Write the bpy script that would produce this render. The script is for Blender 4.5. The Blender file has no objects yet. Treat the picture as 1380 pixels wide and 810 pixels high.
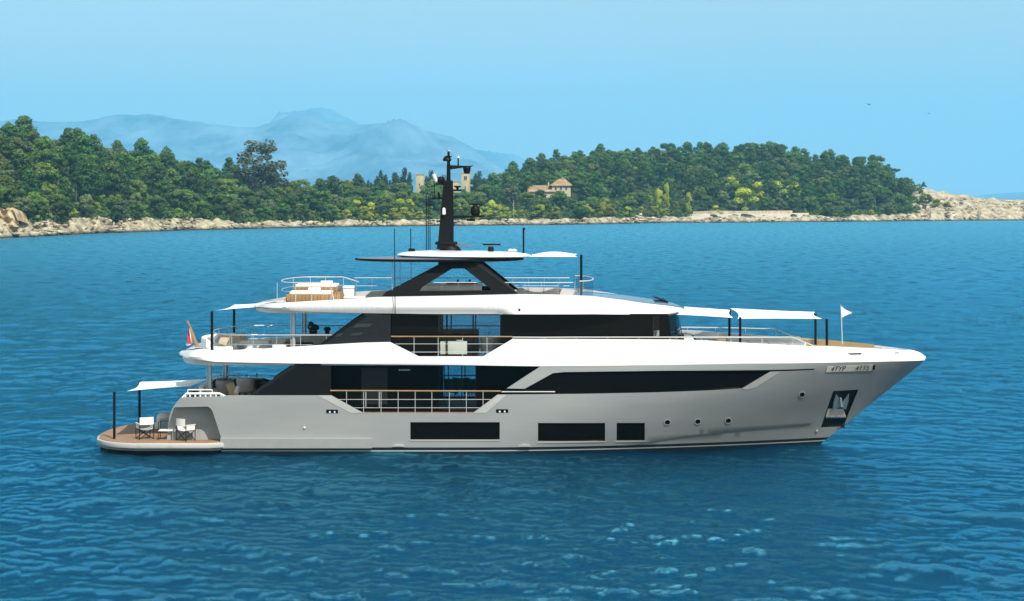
import bpy, bmesh, math, random
import numpy as np
from mathutils import Vector, Matrix
from mathutils.geometry import delaunay_2d_cdt
R = math.radians
random.seed(7)
rng = np.random.default_rng(11)
C = bpy.context.scene.collection
SC = bpy.context.scene

# ------------------------------------------------------------------ camera, sky, sun, exposure
F, D, H = 2520.0, 90.0, 11.7            # focal length in photo pixels, metres to the yacht's keel line, eye height
cam_d = bpy.data.cameras.new('camera'); cam = bpy.data.objects.new('camera', cam_d); C.objects.link(cam)
cam.location = (0, -D, H); cam.rotation_euler = (R(90), 0, 0)
cam_d.sensor_width = 36.0; cam_d.lens = 36.0*F/1380.0
cam_d.shift_y = -135.0/1380.0
cam_d.clip_start = 0.5; cam_d.clip_end = 40000
SC.camera = cam
SUN_EL, SUN_AZ = 50.0, 152.0
w = bpy.data.worlds.new('World'); SC.world = w; w.use_nodes = True
nt = w.node_tree; bgn = nt.nodes['Background']
sky = nt.nodes.new('ShaderNodeTexSky'); sky.sky_type = 'NISHITA'; sky.sun_disc = False
sky.sun_elevation = R(SUN_EL); sky.sun_rotation = R(SUN_AZ)
sky.altitude = 0; sky.air_density = 1.0; sky.dust_density = 0.2; sky.ozone_density = 3.0
tc = nt.nodes.new('ShaderNodeTexCoord'); sx = nt.nodes.new('ShaderNodeSeparateXYZ'); cx = nt.nodes.new('ShaderNodeCombineXYZ')
ma = nt.nodes.new('ShaderNodeMath'); ma.operation = 'MULTIPLY_ADD'; ma.inputs[1].default_value = 0.24; ma.inputs[2].default_value = 0.18
nt.links.new(tc.outputs['Generated'], sx.inputs[0]); nt.links.new(sx.outputs[0], cx.inputs[0]); nt.links.new(sx.outputs[1], cx.inputs[1])
nt.links.new(sx.outputs[2], ma.inputs[0]); nt.links.new(ma.outputs[0], cx.inputs[2]); nt.links.new(cx.outputs[0], sky.inputs[0])
tint = nt.nodes.new('ShaderNodeMix'); tint.data_type = 'RGBA'; tint.blend_type = 'MULTIPLY'; tint.inputs[0].default_value = 1.0
tint.inputs[7].default_value = (1.58, 1.09, 0.64, 1)
nt.links.new(sky.outputs[0], tint.inputs[6])
cl = nt.nodes.new('ShaderNodeTexNoise'); cl.inputs['Scale'].default_value = 3.4; cl.inputs['Detail'].default_value = 9; cl.inputs['Roughness'].default_value = 0.6
cm = nt.nodes.new('ShaderNodeMapping'); cm.inputs['Scale'].default_value = (1.0, 1.0, 6.0)
nt.links.new(tc.outputs['Generated'], cm.inputs[0]); nt.links.new(cm.outputs[0], cl.inputs['Vector'])
cr = nt.nodes.new('ShaderNodeMapRange'); cr.inputs['From Min'].default_value = 0.42; cr.inputs['From Max'].default_value = 0.75; cr.inputs['To Max'].default_value = 0.55
nt.links.new(cl.outputs[0], cr.inputs['Value'])
veil = nt.nodes.new('ShaderNodeMix'); veil.data_type = 'RGBA'; veil.inputs[7].default_value = (3.9, 5.35, 6.7, 1)
nt.links.new(cr.outputs[0], veil.inputs[0]); nt.links.new(tint.outputs[2], veil.inputs[6]); nt.links.new(veil.outputs[2], bgn.inputs[0])
bgn.inputs[1].default_value = 0.12
sl = bpy.data.lights.new('sun', 'SUN'); sl.energy = 3.9; sl.angle = R(0.53); sl.color = (1.0, 0.95, 0.87)
so = bpy.data.objects.new('sun', sl); C.objects.link(so); so.location = (40, -120, 150)
_el, _az = R(SUN_EL), R(SUN_AZ)
SUND = Vector((math.sin(_az)*math.cos(_el), math.cos(_az)*math.cos(_el), math.sin(_el)))
so.rotation_euler = SUND.to_track_quat('Z', 'Y').to_euler()
vs = SC.view_settings; vs.view_transform = 'Standard'; vs.look = 'None'; vs.gamma = 1.0; vs.exposure = 0.55
SC.cycles.max_bounces = 8; SC.cycles.transparent_max_bounces = 16; SC.cycles.volume_bounces = 1
SC.cycles.diffuse_bounces = 3; SC.cycles.glossy_bounces = 3
SC.cycles.caustics_reflective = False; SC.cycles.caustics_refractive = False

# ------------------------------------------------------------------ helpers
def W(px, py, Y=0.0):
    k = (D+Y)/F
    return Vector(((px-690)*k, Y, H-(py-270)*k))

def tag(o, label=None, cat=None, group=None, kind=None):
    if label: o['label'] = label
    if cat: o['category'] = cat
    if group: o['group'] = group
    if kind: o['kind'] = kind
    return o

def empty(name, loc=(0, 0, 0), rz=0.0):
    o = bpy.data.objects.new(name, None); C.objects.link(o)
    o.location = loc; o.rotation_euler = (0, 0, rz); o.empty_display_size = 0.3
    return o

def link_mesh(name, me, mats=None, parent=None, smooth=None):
    if mats is not None:
        for m in (mats if isinstance(mats, (list, tuple)) else [mats]): me.materials.append(m)
    if smooth:
        me.shade_smooth(); me.set_sharp_from_angle(angle=R(smooth))
    o = bpy.data.objects.new(name, me); C.objects.link(o)
    if parent is not None: o.parent = parent
    return o

class MB:
    def __init__(s): s.v = []; s.f = []; s.m = []
    def add(s, vs, fs, mi=0):
        b = len(s.v); s.v += [tuple(v) for v in vs]; s.f += [tuple(i+b for i in f) for f in fs]; s.m += [mi]*len(fs); return s
    def box(s, c, d, mi=0, rot=None):
        x, y, z = d[0]/2, d[1]/2, d[2]/2; c = Vector(c)
        vs = [Vector(p) for p in ((-x,-y,-z),(x,-y,-z),(x,y,-z),(-x,y,-z),(-x,-y,z),(x,-y,z),(x,y,z),(-x,y,z))]
        if rot is not None: vs = [rot @ p for p in vs]
        return s.add([c+p for p in vs], [(3,2,1,0),(4,5,6,7),(0,1,5,4),(1,2,6,5),(2,3,7,6),(3,0,4,7)], mi)
    def bx(s, x0, x1, y0, y1, z0, z1, mi=0):
        return s.box(((x0+x1)/2, (y0+y1)/2, (z0+z1)/2), (abs(x1-x0), abs(y1-y0), abs(z1-z0)), mi)
    def tube(s, pts, r, n=8, mi=0, closed=False):
        pts = [Vector(p) for p in pts]; N = len(pts); rs = r if isinstance(r, (list, tuple)) else [r]*N
        b = len(s.v); up = None
        for i, p in enumerate(pts):
            if closed: t = pts[(i+1) % N]-pts[i-1]
            else: t = pts[min(i+1, N-1)]-pts[max(i-1, 0)]
            if t.length < 1e-9: t = Vector((0, 0, 1))
            t.normalize()
            if up is None: up = Vector((0, 0, 1)) if abs(t.z) < 0.9 else Vector((1, 0, 0))
            a = t.cross(up)
            if a.length < 1e-4: a = t.cross(Vector((1, 0, 0)))
            a.normalize(); up2 = a.cross(t).normalized(); up = up2
            for k in range(n):
                th = 2*math.pi*k/n
                s.v.append(tuple(p+(a*math.cos(th)+up2*math.sin(th))*rs[i]))
        for i in range(N if closed else N-1):
            j = (i+1) % N
            for k in range(n):
                k2 = (k+1) % n
                s.f.append((b+i*n+k, b+i*n+k2, b+j*n+k2, b+j*n+k)); s.m.append(mi)
        if not closed:
            s.f.append(tuple(b+k for k in range(n))[::-1]); s.m.append(mi)
            s.f.append(tuple(b+(N-1)*n+k for k in range(n))); s.m.append(mi)
        return s
    def lathe(s, c, prof, n=20, mi=0, sx=1.0, sy=1.0):
        c = Vector(c); b = len(s.v)
        for (r, z) in prof:
            for k in range(n):
                th = 2*math.pi*k/n; s.v.append((c.x+r*sx*math.cos(th), c.y+r*sy*math.sin(th), c.z+z))
        for i in range(len(prof)-1):
            for k in range(n):
                k2 = (k+1) % n; s.f.append((b+i*n+k, b+i*n+k2, b+(i+1)*n+k2, b+(i+1)*n+k)); s.m.append(mi)
        s.f.append(tuple(b+k for k in range(n))[::-1]); s.m.append(mi)
        s.f.append(tuple(b+(len(prof)-1)*n+k for k in range(n))); s.m.append(mi)
        return s
    def prism(s, poly, y0, y1, mi=0):
        """closed (x,z) polygon extruded from y0 to y1"""
        n = len(poly); a = sum(poly[i][0]*poly[(i+1) % n][1]-poly[(i+1) % n][0]*poly[i][1] for i in range(n))
        if a < 0: poly = poly[::-1]
        if y1 < y0: y0, y1 = y1, y0
        vs = [(x, y0, z) for x, z in poly]+[(x, y1, z) for x, z in poly]
        fs = [tuple(range(n)), tuple(range(2*n-1, n-1, -1))]+[(i, i+n, (i+1) % n+n, (i+1) % n)[::-1] for i in range(n)]
        return s.add(vs, fs, mi)
    def plan(s, poly, z0, z1, mi=0):
        n = len(poly); a = sum(poly[i][0]*poly[(i+1) % n][1]-poly[(i+1) % n][0]*poly[i][1] for i in range(n))
        if a < 0: poly = poly[::-1]
        vs = [(x, y, z0) for x, y in poly]+[(x, y, z1) for x, y in poly]
        fs = [tuple(range(n))[::-1], tuple(range(n, 2*n))]+[(i, (i+1) % n, (i+1) % n+n, i+n) for i in range(n)]
        return s.add(vs, fs, mi)
    def grid(s, rows, mi=0, flip=False):
        b = len(s.v); m = len(rows[0])
        for r in rows: s.v += [tuple(p) for p in r]
        for i in range(len(rows)-1):
            for j in range(m-1):
                q = (b+i*m+j, b+i*m+j+1, b+(i+1)*m+j+1, b+(i+1)*m+j)
                s.f.append(q[::-1] if flip else q); s.m.append(mi)
        return s
    def mesh(s, name, bevel=0.0, seg=2):
        me = bpy.data.meshes.new(name); me.from_pydata(s.v, [], s.f)
        if any(s.m): me.polygons.foreach_set('material_index', s.m)
        me.update()
        if bevel > 0:
            bm = bmesh.new(); bm.from_mesh(me)
            es = [e for e in bm.edges if len(e.link_faces) == 2 and e.calc_face_angle(0) > R(35)]
            bmesh.ops.bevel(bm, geom=es, offset=bevel, segments=seg, affect='EDGES', profile=0.5, clamp_overlap=True)
            bm.to_mesh(me); bm.free()
        return me
    def build(s, name, mats, parent=None, bevel=0.0, smooth=35, seg=2):
        return link_mesh(name, s.mesh(name, bevel, seg), mats, parent, smooth)

def copy_tree(o, parent=None):
    c = o.copy(); C.objects.link(c)
    if parent is not None: c.parent = parent
    for ch in list(o.children): copy_tree(ch, c)
    return c

# ------------------------------------------------------------------ materials
def newmat(name):
    m = bpy.data.materials.new(name); m.use_nodes = True
    return m, m.node_tree, m.node_tree.nodes['Principled BSDF']

def N(nt, t, **kw):
    n = nt.nodes.new(t)
    for k, v in kw.items():
        if k.startswith('i_'):
            key = k[2:]; key = int(key) if key.isdigit() else key.replace('_', ' ')
            n.inputs[key].default_value = v
        else: setattr(n, k, v)
    return n

def ramp(nt, fac, stops):
    r = nt.nodes.new('ShaderNodeValToRGB'); e = r.color_ramp.elements
    while len(e) < len(stops): e.new(0.5)
    for x, (p, c) in zip(e, stops): x.position = p; x.color = (*c, 1) if len(c) == 3 else c
    nt.links.new(fac, r.inputs[0]); return r

def simple(name, col, rough=0.5, metal=0.0, var=0.06, scale=3.0, spec=0.5, bump=0.0, bscale=40.0, coat=0.0):
    """paint or cloth with a little mottling of its own"""
    m, nt, b = newmat(name)
    geo = N(nt, 'ShaderNodeTexCoord')
    no = N(nt, 'ShaderNodeTexNoise'); no.inputs['Scale'].default_value = scale; no.inputs['Detail'].default_value = 5
    nt.links.new(geo.outputs['Object'], no.inputs['Vector'])
    lo = tuple(max(0, c*(1-var)) for c in col); hi = tuple(min(1, c*(1+var)) for c in col)
    r = ramp(nt, no.outputs[0], [(0.3, lo), (0.7, hi)])
    nt.links.new(r.outputs[0], b.inputs['Base Color'])
    b.inputs['Roughness'].default_value = rough; b.inputs['Metallic'].default_value = metal
    b.inputs['Specular IOR Level'].default_value = spec
    if coat: b.inputs['Coat Weight'].default_value = coat; b.inputs['Coat Roughness'].default_value = 0.08
    if bump:
        n2 = N(nt, 'ShaderNodeTexNoise'); n2.inputs['Scale'].default_value = bscale
        nt.links.new(geo.outputs['Object'], n2.inputs['Vector'])
        bp = N(nt, 'ShaderNodeBump'); bp.inputs['Strength'].default_value = bump; bp.inputs['Distance'].default_value = 0.02
        nt.links.new(n2.outputs[0], bp.inputs['Height']); nt.links.new(bp.outputs[0], b.inputs['Normal'])
    return m

M = {}
M['white'] = simple('white_gelcoat', (0.74, 0.74, 0.745), 0.3, var=0.015, coat=0.15)
M['white_matt'] = simple('white_fabric', (0.80, 0.79, 0.76), 0.9, var=0.03, bump=0.15, bscale=6, spec=0.2)
M['cream'] = simple('cream_lacquer', (0.78, 0.70, 0.55), 0.5, var=0.03)
M['awning'] = simple('awning_cloth', (0.86, 0.85, 0.82), 0.9, var=0.02, bump=0.1, bscale=3, spec=0.1)
M['charcoal'] = simple('charcoal_paint', (0.007, 0.007, 0.0075), 0.42, var=0.1, spec=0.09)
M['charcoal2'] = simple('dark_grey_paint', (0.014, 0.0145, 0.016), 0.35, var=0.1, spec=0.16)
M['black'] = simple('black_metal', (0.006, 0.006, 0.0065), 0.5, var=0.1, spec=0.12)
M['darkroof'] = simple('dark_roof_paint', (0.10, 0.12, 0.15), 0.35, var=0.06)
M['bluegrey'] = simple('blue_grey_roof_glass', (0.06, 0.10, 0.16), 0.12, var=0.05)
M['steel'] = simple('stainless_steel', (0.50, 0.51, 0.52), 0.5, metal=0.6, var=0.03)
M['rail_white'] = simple('pale_rail_paint', (0.50, 0.50, 0.485), 0.35, var=0.02)
M['teak_rail'] = simple('varnished_teak', (0.30, 0.19, 0.09), 0.4, var=0.12)
M['tan'] = simple('tan_trim', (0.30, 0.21, 0.10), 0.55, var=0.06)
M['beige'] = simple('beige_cushion_fabric', (0.42, 0.35, 0.25), 0.95, var=0.12, scale=9, spec=0.1)
M['greyfab'] = simple('grey_fabric', (0.38, 0.37, 0.36), 0.9, var=0.08, spec=0.1)
M['leaf_dark'] = simple('potted_leaves', (0.012, 0.022, 0.009), 0.7, var=0.5, scale=12)
M['red'] = simple('red_cloth', (0.55, 0.05, 0.06), 0.9, var=0.06, spec=0.1)
M['skyblue'] = simple('pale_blue_towel', (0.42, 0.60, 0.72), 0.95, var=0.05, spec=0.1)
M['gunmetal'] = simple('galvanised_anchor', (0.30, 0.36, 0.40), 0.45, metal=0.3, var=0.1)
M['plate'] = simple('chrome_plate', (0.78, 0.71, 0.64), 0.45, metal=0.0, var=0.1, scale=2)
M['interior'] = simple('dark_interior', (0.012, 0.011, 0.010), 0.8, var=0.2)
M['stone'] = simple('cream_stone', (0.50, 0.44, 0.26), 0.9, var=0.12, scale=0.5)
M['plaster'] = simple('white_plaster', (0.50, 0.46, 0.33), 0.9, var=0.08, scale=0.3)
M['opening'] = simple('dark_opening', (0.03, 0.03, 0.035), 0.6)

def glass_dark():
    m, nt, b = newmat('black_glass')
    b.inputs['Base Color'].default_value = (0.004, 0.0034, 0.0028, 1); b.inputs['Roughness'].default_value = 0.06
    b.inputs['Specular IOR Level'].default_value = 0.07
    return m
M['glass_dark'] = glass_dark()
def glass_clear(name, tintc, g=0.07):
    m = bpy.data.materials.new(name); m.use_nodes = True; nt = m.node_tree; nt.nodes.clear()
    o = N(nt, 'ShaderNodeOutputMaterial'); t = N(nt, 'ShaderNodeBsdfTransparent'); t.inputs[0].default_value = (*tintc, 1)
    gl = N(nt, 'ShaderNodeBsdfGlossy'); gl.inputs['Roughness'].default_value = 0.03
    mx = N(nt, 'ShaderNodeMixShader'); mx.inputs[0].default_value = g
    nt.links.new(t.outputs[0], mx.inputs[1]); nt.links.new(gl.outputs[0], mx.inputs[2]); nt.links.new(mx.outputs[0], o.inputs[0])
    return m
M['glass_tint'] = glass_clear('tinted_glass', (0.85, 0.89, 0.91), 0.012)
M['glass_rail'] = glass_clear('rail_glass', (0.80, 0.85, 0.88), 0.10)
M['glass_smoke'] = glass_clear('smoked_rail_glass', (0.35, 0.42, 0.47), 0.10)

def hull_paint():
    m, nt, b = newmat('silver_grey_hull_paint')
    tcn = N(nt, 'ShaderNodeTexCoord'); sp = N(nt, 'ShaderNodeSeparateXYZ'); nt.links.new(tcn.outputs['Object'], sp.inputs[0])
    mr = N(nt, 'ShaderNodeMapRange'); mr.inputs['From Min'].default_value = -1; mr.inputs['From Max'].default_value = 1
    nt.links.new(sp.outputs[2], mr.inputs['Value'])
    g = (0.325, 0.330, 0.328); k = (0.008, 0.008, 0.009); wv = (0.42, 0.43, 0.43)
    def p(z): return (z+1)/2
    r = ramp(nt, mr.outputs[0], [(0, k), (p(0.11), wv), (p(0.17), k), (p(0.30), g)]); r.color_ramp.interpolation = 'CONSTANT'
    no = N(nt, 'ShaderNodeTexNoise'); no.inputs['Scale'].default_value = 0.9; no.inputs['Detail'].default_value = 4
    mp = N(nt, 'ShaderNodeMapping'); mp.inputs['Scale'].default_value = (0.35, 1, 1.6)
    nt.links.new(tcn.outputs['Object'], mp.inputs[0]); nt.links.new(mp.outputs[0], no.inputs['Vector'])
    mx = N(nt, 'ShaderNodeMix', data_type='RGBA', blend_type='MULTIPLY'); mx.inputs[0].default_value = 1
    r2 = ramp(nt, no.outputs[0], [(0.3, (0.93, 0.94, 0.95)), (0.7, (1.05, 1.04, 1.03))])
    nt.links.new(r.outputs[0], mx.inputs[6]); nt.links.new(r2.outputs[0], mx.inputs[7])
    nt.links.new(mx.outputs[2], b.inputs['Base Color'])
    b.inputs['Roughness'].default_value = 0.30; b.inputs['Coat Weight'].default_value = 0.25; b.inputs['Coat Roughness'].default_value = 0.1
    return m
M['hull'] = hull_paint()
M['wing_glass'] = simple('wing_window_glass', (0.030, 0.036, 0.044), 0.2, var=0.05, spec=0.2)
M['hull_plain'] = simple('silver_grey_trim_paint', (0.325, 0.330, 0.328), 0.35, var=0.04)
M['hull_light'] = simple('pale_grey_trim_and_lit_chamfer', (0.46, 0.455, 0.44), 0.4, var=0.03)  # also paints the light caught by the hull chamfers

def planks(name, c1, c2, along='x', width=0.07, rough=0.7):
    m, nt, b = newmat(name)
    tcn = N(nt, 'ShaderNodeTexCoord'); sp = N(nt, 'ShaderNodeSeparateXYZ'); nt.links.new(tcn.outputs['Object'], sp.inputs[0])
    md = N(nt, 'ShaderNodeMath', operation='DIVIDE'); md.inputs[1].default_value = width
    nt.links.new(sp.outputs[1 if along == 'x' else (0 if along == 'z' else 0)], md.inputs[0])
    fr = N(nt, 'ShaderNodeMath', operation='FRACT'); nt.links.new(md.outputs[0], fr.inputs[0])
    fl = N(nt, 'ShaderNodeMath', operation='FLOOR'); nt.links.new(md.outputs[0], fl.inputs[0])
    wn = N(nt, 'ShaderNodeTexWhiteNoise', noise_dimensions='1D'); nt.links.new(fl.outputs[0], wn.inputs['W'])
    r = ramp(nt, wn.outputs[0], [(0, c1), (1, c2)])
    caul = ramp(nt, fr.outputs[0], [(0.0, (0.25, 0.25, 0.25)), (0.10, (1, 1, 1))]); caul.color_ramp.interpolation = 'CONSTANT'
    no = N(nt, 'ShaderNodeTexNoise'); no.inputs['Scale'].default_value = 1.2; no.inputs['Detail'].default_value = 6
    nt.links.new(tcn.outputs['Object'], no.inputs['Vector'])
    mx = N(nt, 'ShaderNodeMix', data_type='RGBA', blend_type='MULTIPLY'); mx.inputs[0].default_value = 1
    nt.links.new(r.outputs[0], mx.inputs[6]); nt.links.new(caul.outputs[0], mx.inputs[7])
    mx2 = N(nt, 'ShaderNodeMix', data_type='RGBA', blend_type='MULTIPLY'); mx2.inputs[0].default_value = 0.5
    r3 = ramp(nt, no.outputs[0], [(0.3, (0.7, 0.7, 0.7)), (0.7, (1.1, 1.1, 1.1))])
    nt.links.new(mx.outputs[2], mx2.inputs[6]); nt.links.new(r3.outputs[0], mx2.inputs[7])
    nt.links.new(mx2.outputs[2], b.inputs['Base Color']); b.inputs['Roughness'].default_value = rough
    return m
M['teak'] = planks('teak_decking', (0.27, 0.155, 0.085), (0.34, 0.20, 0.115), 'x', 0.09)
M['teak_box'] = planks('teak_cladding', (0.27, 0.165, 0.062), (0.34, 0.215, 0.09), 'z', 0.18)

def leafmat(name, c1, c2, c3, hue=0.025):
    """c1..c3 leaf colours mixed by a per-clump attribute and per-tree random"""
    m, nt, b = newmat(name)
    at = N(nt, 'ShaderNodeAttribute', attribute_name='clump'); oi = N(nt, 'ShaderNodeObjectInfo')
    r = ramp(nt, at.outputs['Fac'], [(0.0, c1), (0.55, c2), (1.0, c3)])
    hs = N(nt, 'ShaderNodeHueSaturation')
    mr = N(nt, 'ShaderNodeMapRange'); mr.inputs['To Min'].default_value = 0.5-hue; mr.inputs['To Max'].default_value = 0.5+hue
    mv = N(nt, 'ShaderNodeMapRange'); mv.inputs['To Min'].default_value = 0.95; mv.inputs['To Max'].default_value = 1.95
    wn = N(nt, 'ShaderNodeTexWhiteNoise', noise_dimensions='1D'); nt.links.new(oi.outputs['Random'], wn.inputs['W'])
    nt.links.new(oi.outputs['Random'], mr.inputs['Value']); nt.links.new(wn.outputs[0], mv.inputs['Value'])
    nt.links.new(mr.outputs[0], hs.inputs['Hue']); nt.links.new(mv.outputs[0], hs.inputs['Value']); nt.links.new(r.outputs[0], hs.inputs['Color'])
    nt.links.new(hs.outputs[0], b.inputs['Base Color'])
    b.inputs['Roughness'].default_value = 0.6; b.inputs['Specular IOR Level'].default_value = 0.25
    tr = N(nt, 'ShaderNodeBsdfTranslucent'); nt.links.new(hs.outputs[0], tr.inputs[0])
    mx = N(nt, 'ShaderNodeMixShader'); mx.inputs[0].default_value = 0.15
    nt.links.new(b.outputs[0], mx.inputs[1]); nt.links.new(tr.outputs[0], mx.inputs[2])
    nt.links.new(mx.outputs[0], nt.nodes['Material Output'].inputs[0])
    return m
LM = {
 'oak': leafmat('oak_leaves', (0.022, 0.046, 0.010), (0.056, 0.102, 0.015), (0.122, 0.180, 0.022)),
 'olive': leafmat('olive_leaves', (0.044, 0.064, 0.026), (0.088, 0.120, 0.042), (0.160, 0.190, 0.062)),
 'pine': leafmat('pine_needles', (0.014, 0.038, 0.010), (0.038, 0.082, 0.015), (0.090, 0.150, 0.020)),
 'cypress': leafmat('cypress_foliage', (0.014, 0.030, 0.016), (0.022, 0.045, 0.022), (0.034, 0.062, 0.026), 0.02),
 'shrub': leafmat('shrub_leaves', (0.100, 0.140, 0.014), (0.175, 0.215, 0.020), (0.25, 0.28, 0.032)),
 'lime': leafmat('bright_leaves', (0.170, 0.220, 0.014), (0.26, 0.31, 0.020), (0.36, 0.40, 0.032), 0.02),
 'gum': leafmat('gum_leaves', (0.035, 0.045, 0.028), (0.060, 0.072, 0.040), (0.095, 0.100, 0.055), 0.02),
}
M['bark'] = simple('grey_bark', (0.16, 0.13, 0.10), 0.9, var=0.3, scale=1.5)
M['bark_pale'] = simple('pale_bark', (0.36, 0.32, 0.27), 0.9, var=0.2, scale=1.0)

def rock_mat(name, dark, mid, light, scale=0.25):
    m, nt, b = newmat(name)
    tcn = N(nt, 'ShaderNodeTexCoord')
    n1 = N(nt, 'ShaderNodeTexNoise'); n1.inputs['Scale'].default_value = scale; n1.inputs['Detail'].default_value = 9; n1.inputs['Roughness'].default_value = 0.65
    v1 = N(nt, 'ShaderNodeTexVoronoi', feature='DISTANCE_TO_EDGE'); v1.inputs['Scale'].default_value = scale*1.6
    nt.links.new(tcn.outputs['Object'], n1.inputs['Vector']); nt.links.new(n1.outputs['Color'], v1.inputs['Vector'])
    mp = N(nt, 'ShaderNodeMix', data_type='RGBA'); mp.inputs[0].default_value = 0.25
    nt.links.new(tcn.outputs['Object'], mp.inputs[6]); nt.links.new(n1.outputs['Color'], mp.inputs[7])
    r = ramp(nt, n1.outputs[0], [(0.30, dark), (0.48, mid), (0.66, light)])
    # wet, weed-stained band close above the water
    geo = N(nt, 'ShaderNodeNewGeometry'); sp = N(nt, 'ShaderNodeSeparateXYZ'); nt.links.new(geo.outputs['Position'], sp.inputs[0])
    ad = N(nt, 'ShaderNodeMath', operation='MULTIPLY_ADD'); ad.inputs[1].default_value = 1.2; nt.links.new(n1.outputs[0], ad.inputs[0]); nt.links.new(sp.outputs[2], ad.inputs[2])
    wet = N(nt, 'ShaderNodeMapRange'); wet.inputs['From Min'].default_value = 0.9; wet.inputs['From Max'].default_value = 1.9
    nt.links.new(ad.outputs[0], wet.inputs['Value'])
    mx = N(nt, 'ShaderNodeMix', data_type='RGBA'); mx.inputs[6].default_value = (0.05, 0.045, 0.03, 1)
    nt.links.new(wet.outputs[0], mx.inputs[0]); nt.links.new(r.outputs[0], mx.inputs[7])
    nt.links.new(mx.outputs[2], b.inputs['Base Color']); b.inputs['Roughness'].default_value = 0.9; b.inputs['Specular IOR Level'].default_value = 0.2
    bp = N(nt, 'ShaderNodeBump'); bp.inputs['Distance'].default_value = 1.2; bp.inputs['Strength'].default_value = 1.0
    nt.links.new(n1.outputs[0], bp.inputs['Height']); nt.links.new(bp.outputs[0], b.inputs['Normal'])
    return m
M['rock'] = rock_mat('limestone', (0.10, 0.09, 0.065), (0.38, 0.32, 0.215), (0.64, 0.555, 0.39))
M['cliff'] = rock_mat('ochre_cliff_rock', (0.26, 0.17, 0.08), (0.52, 0.38, 0.20), (0.66, 0.54, 0.36))

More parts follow.
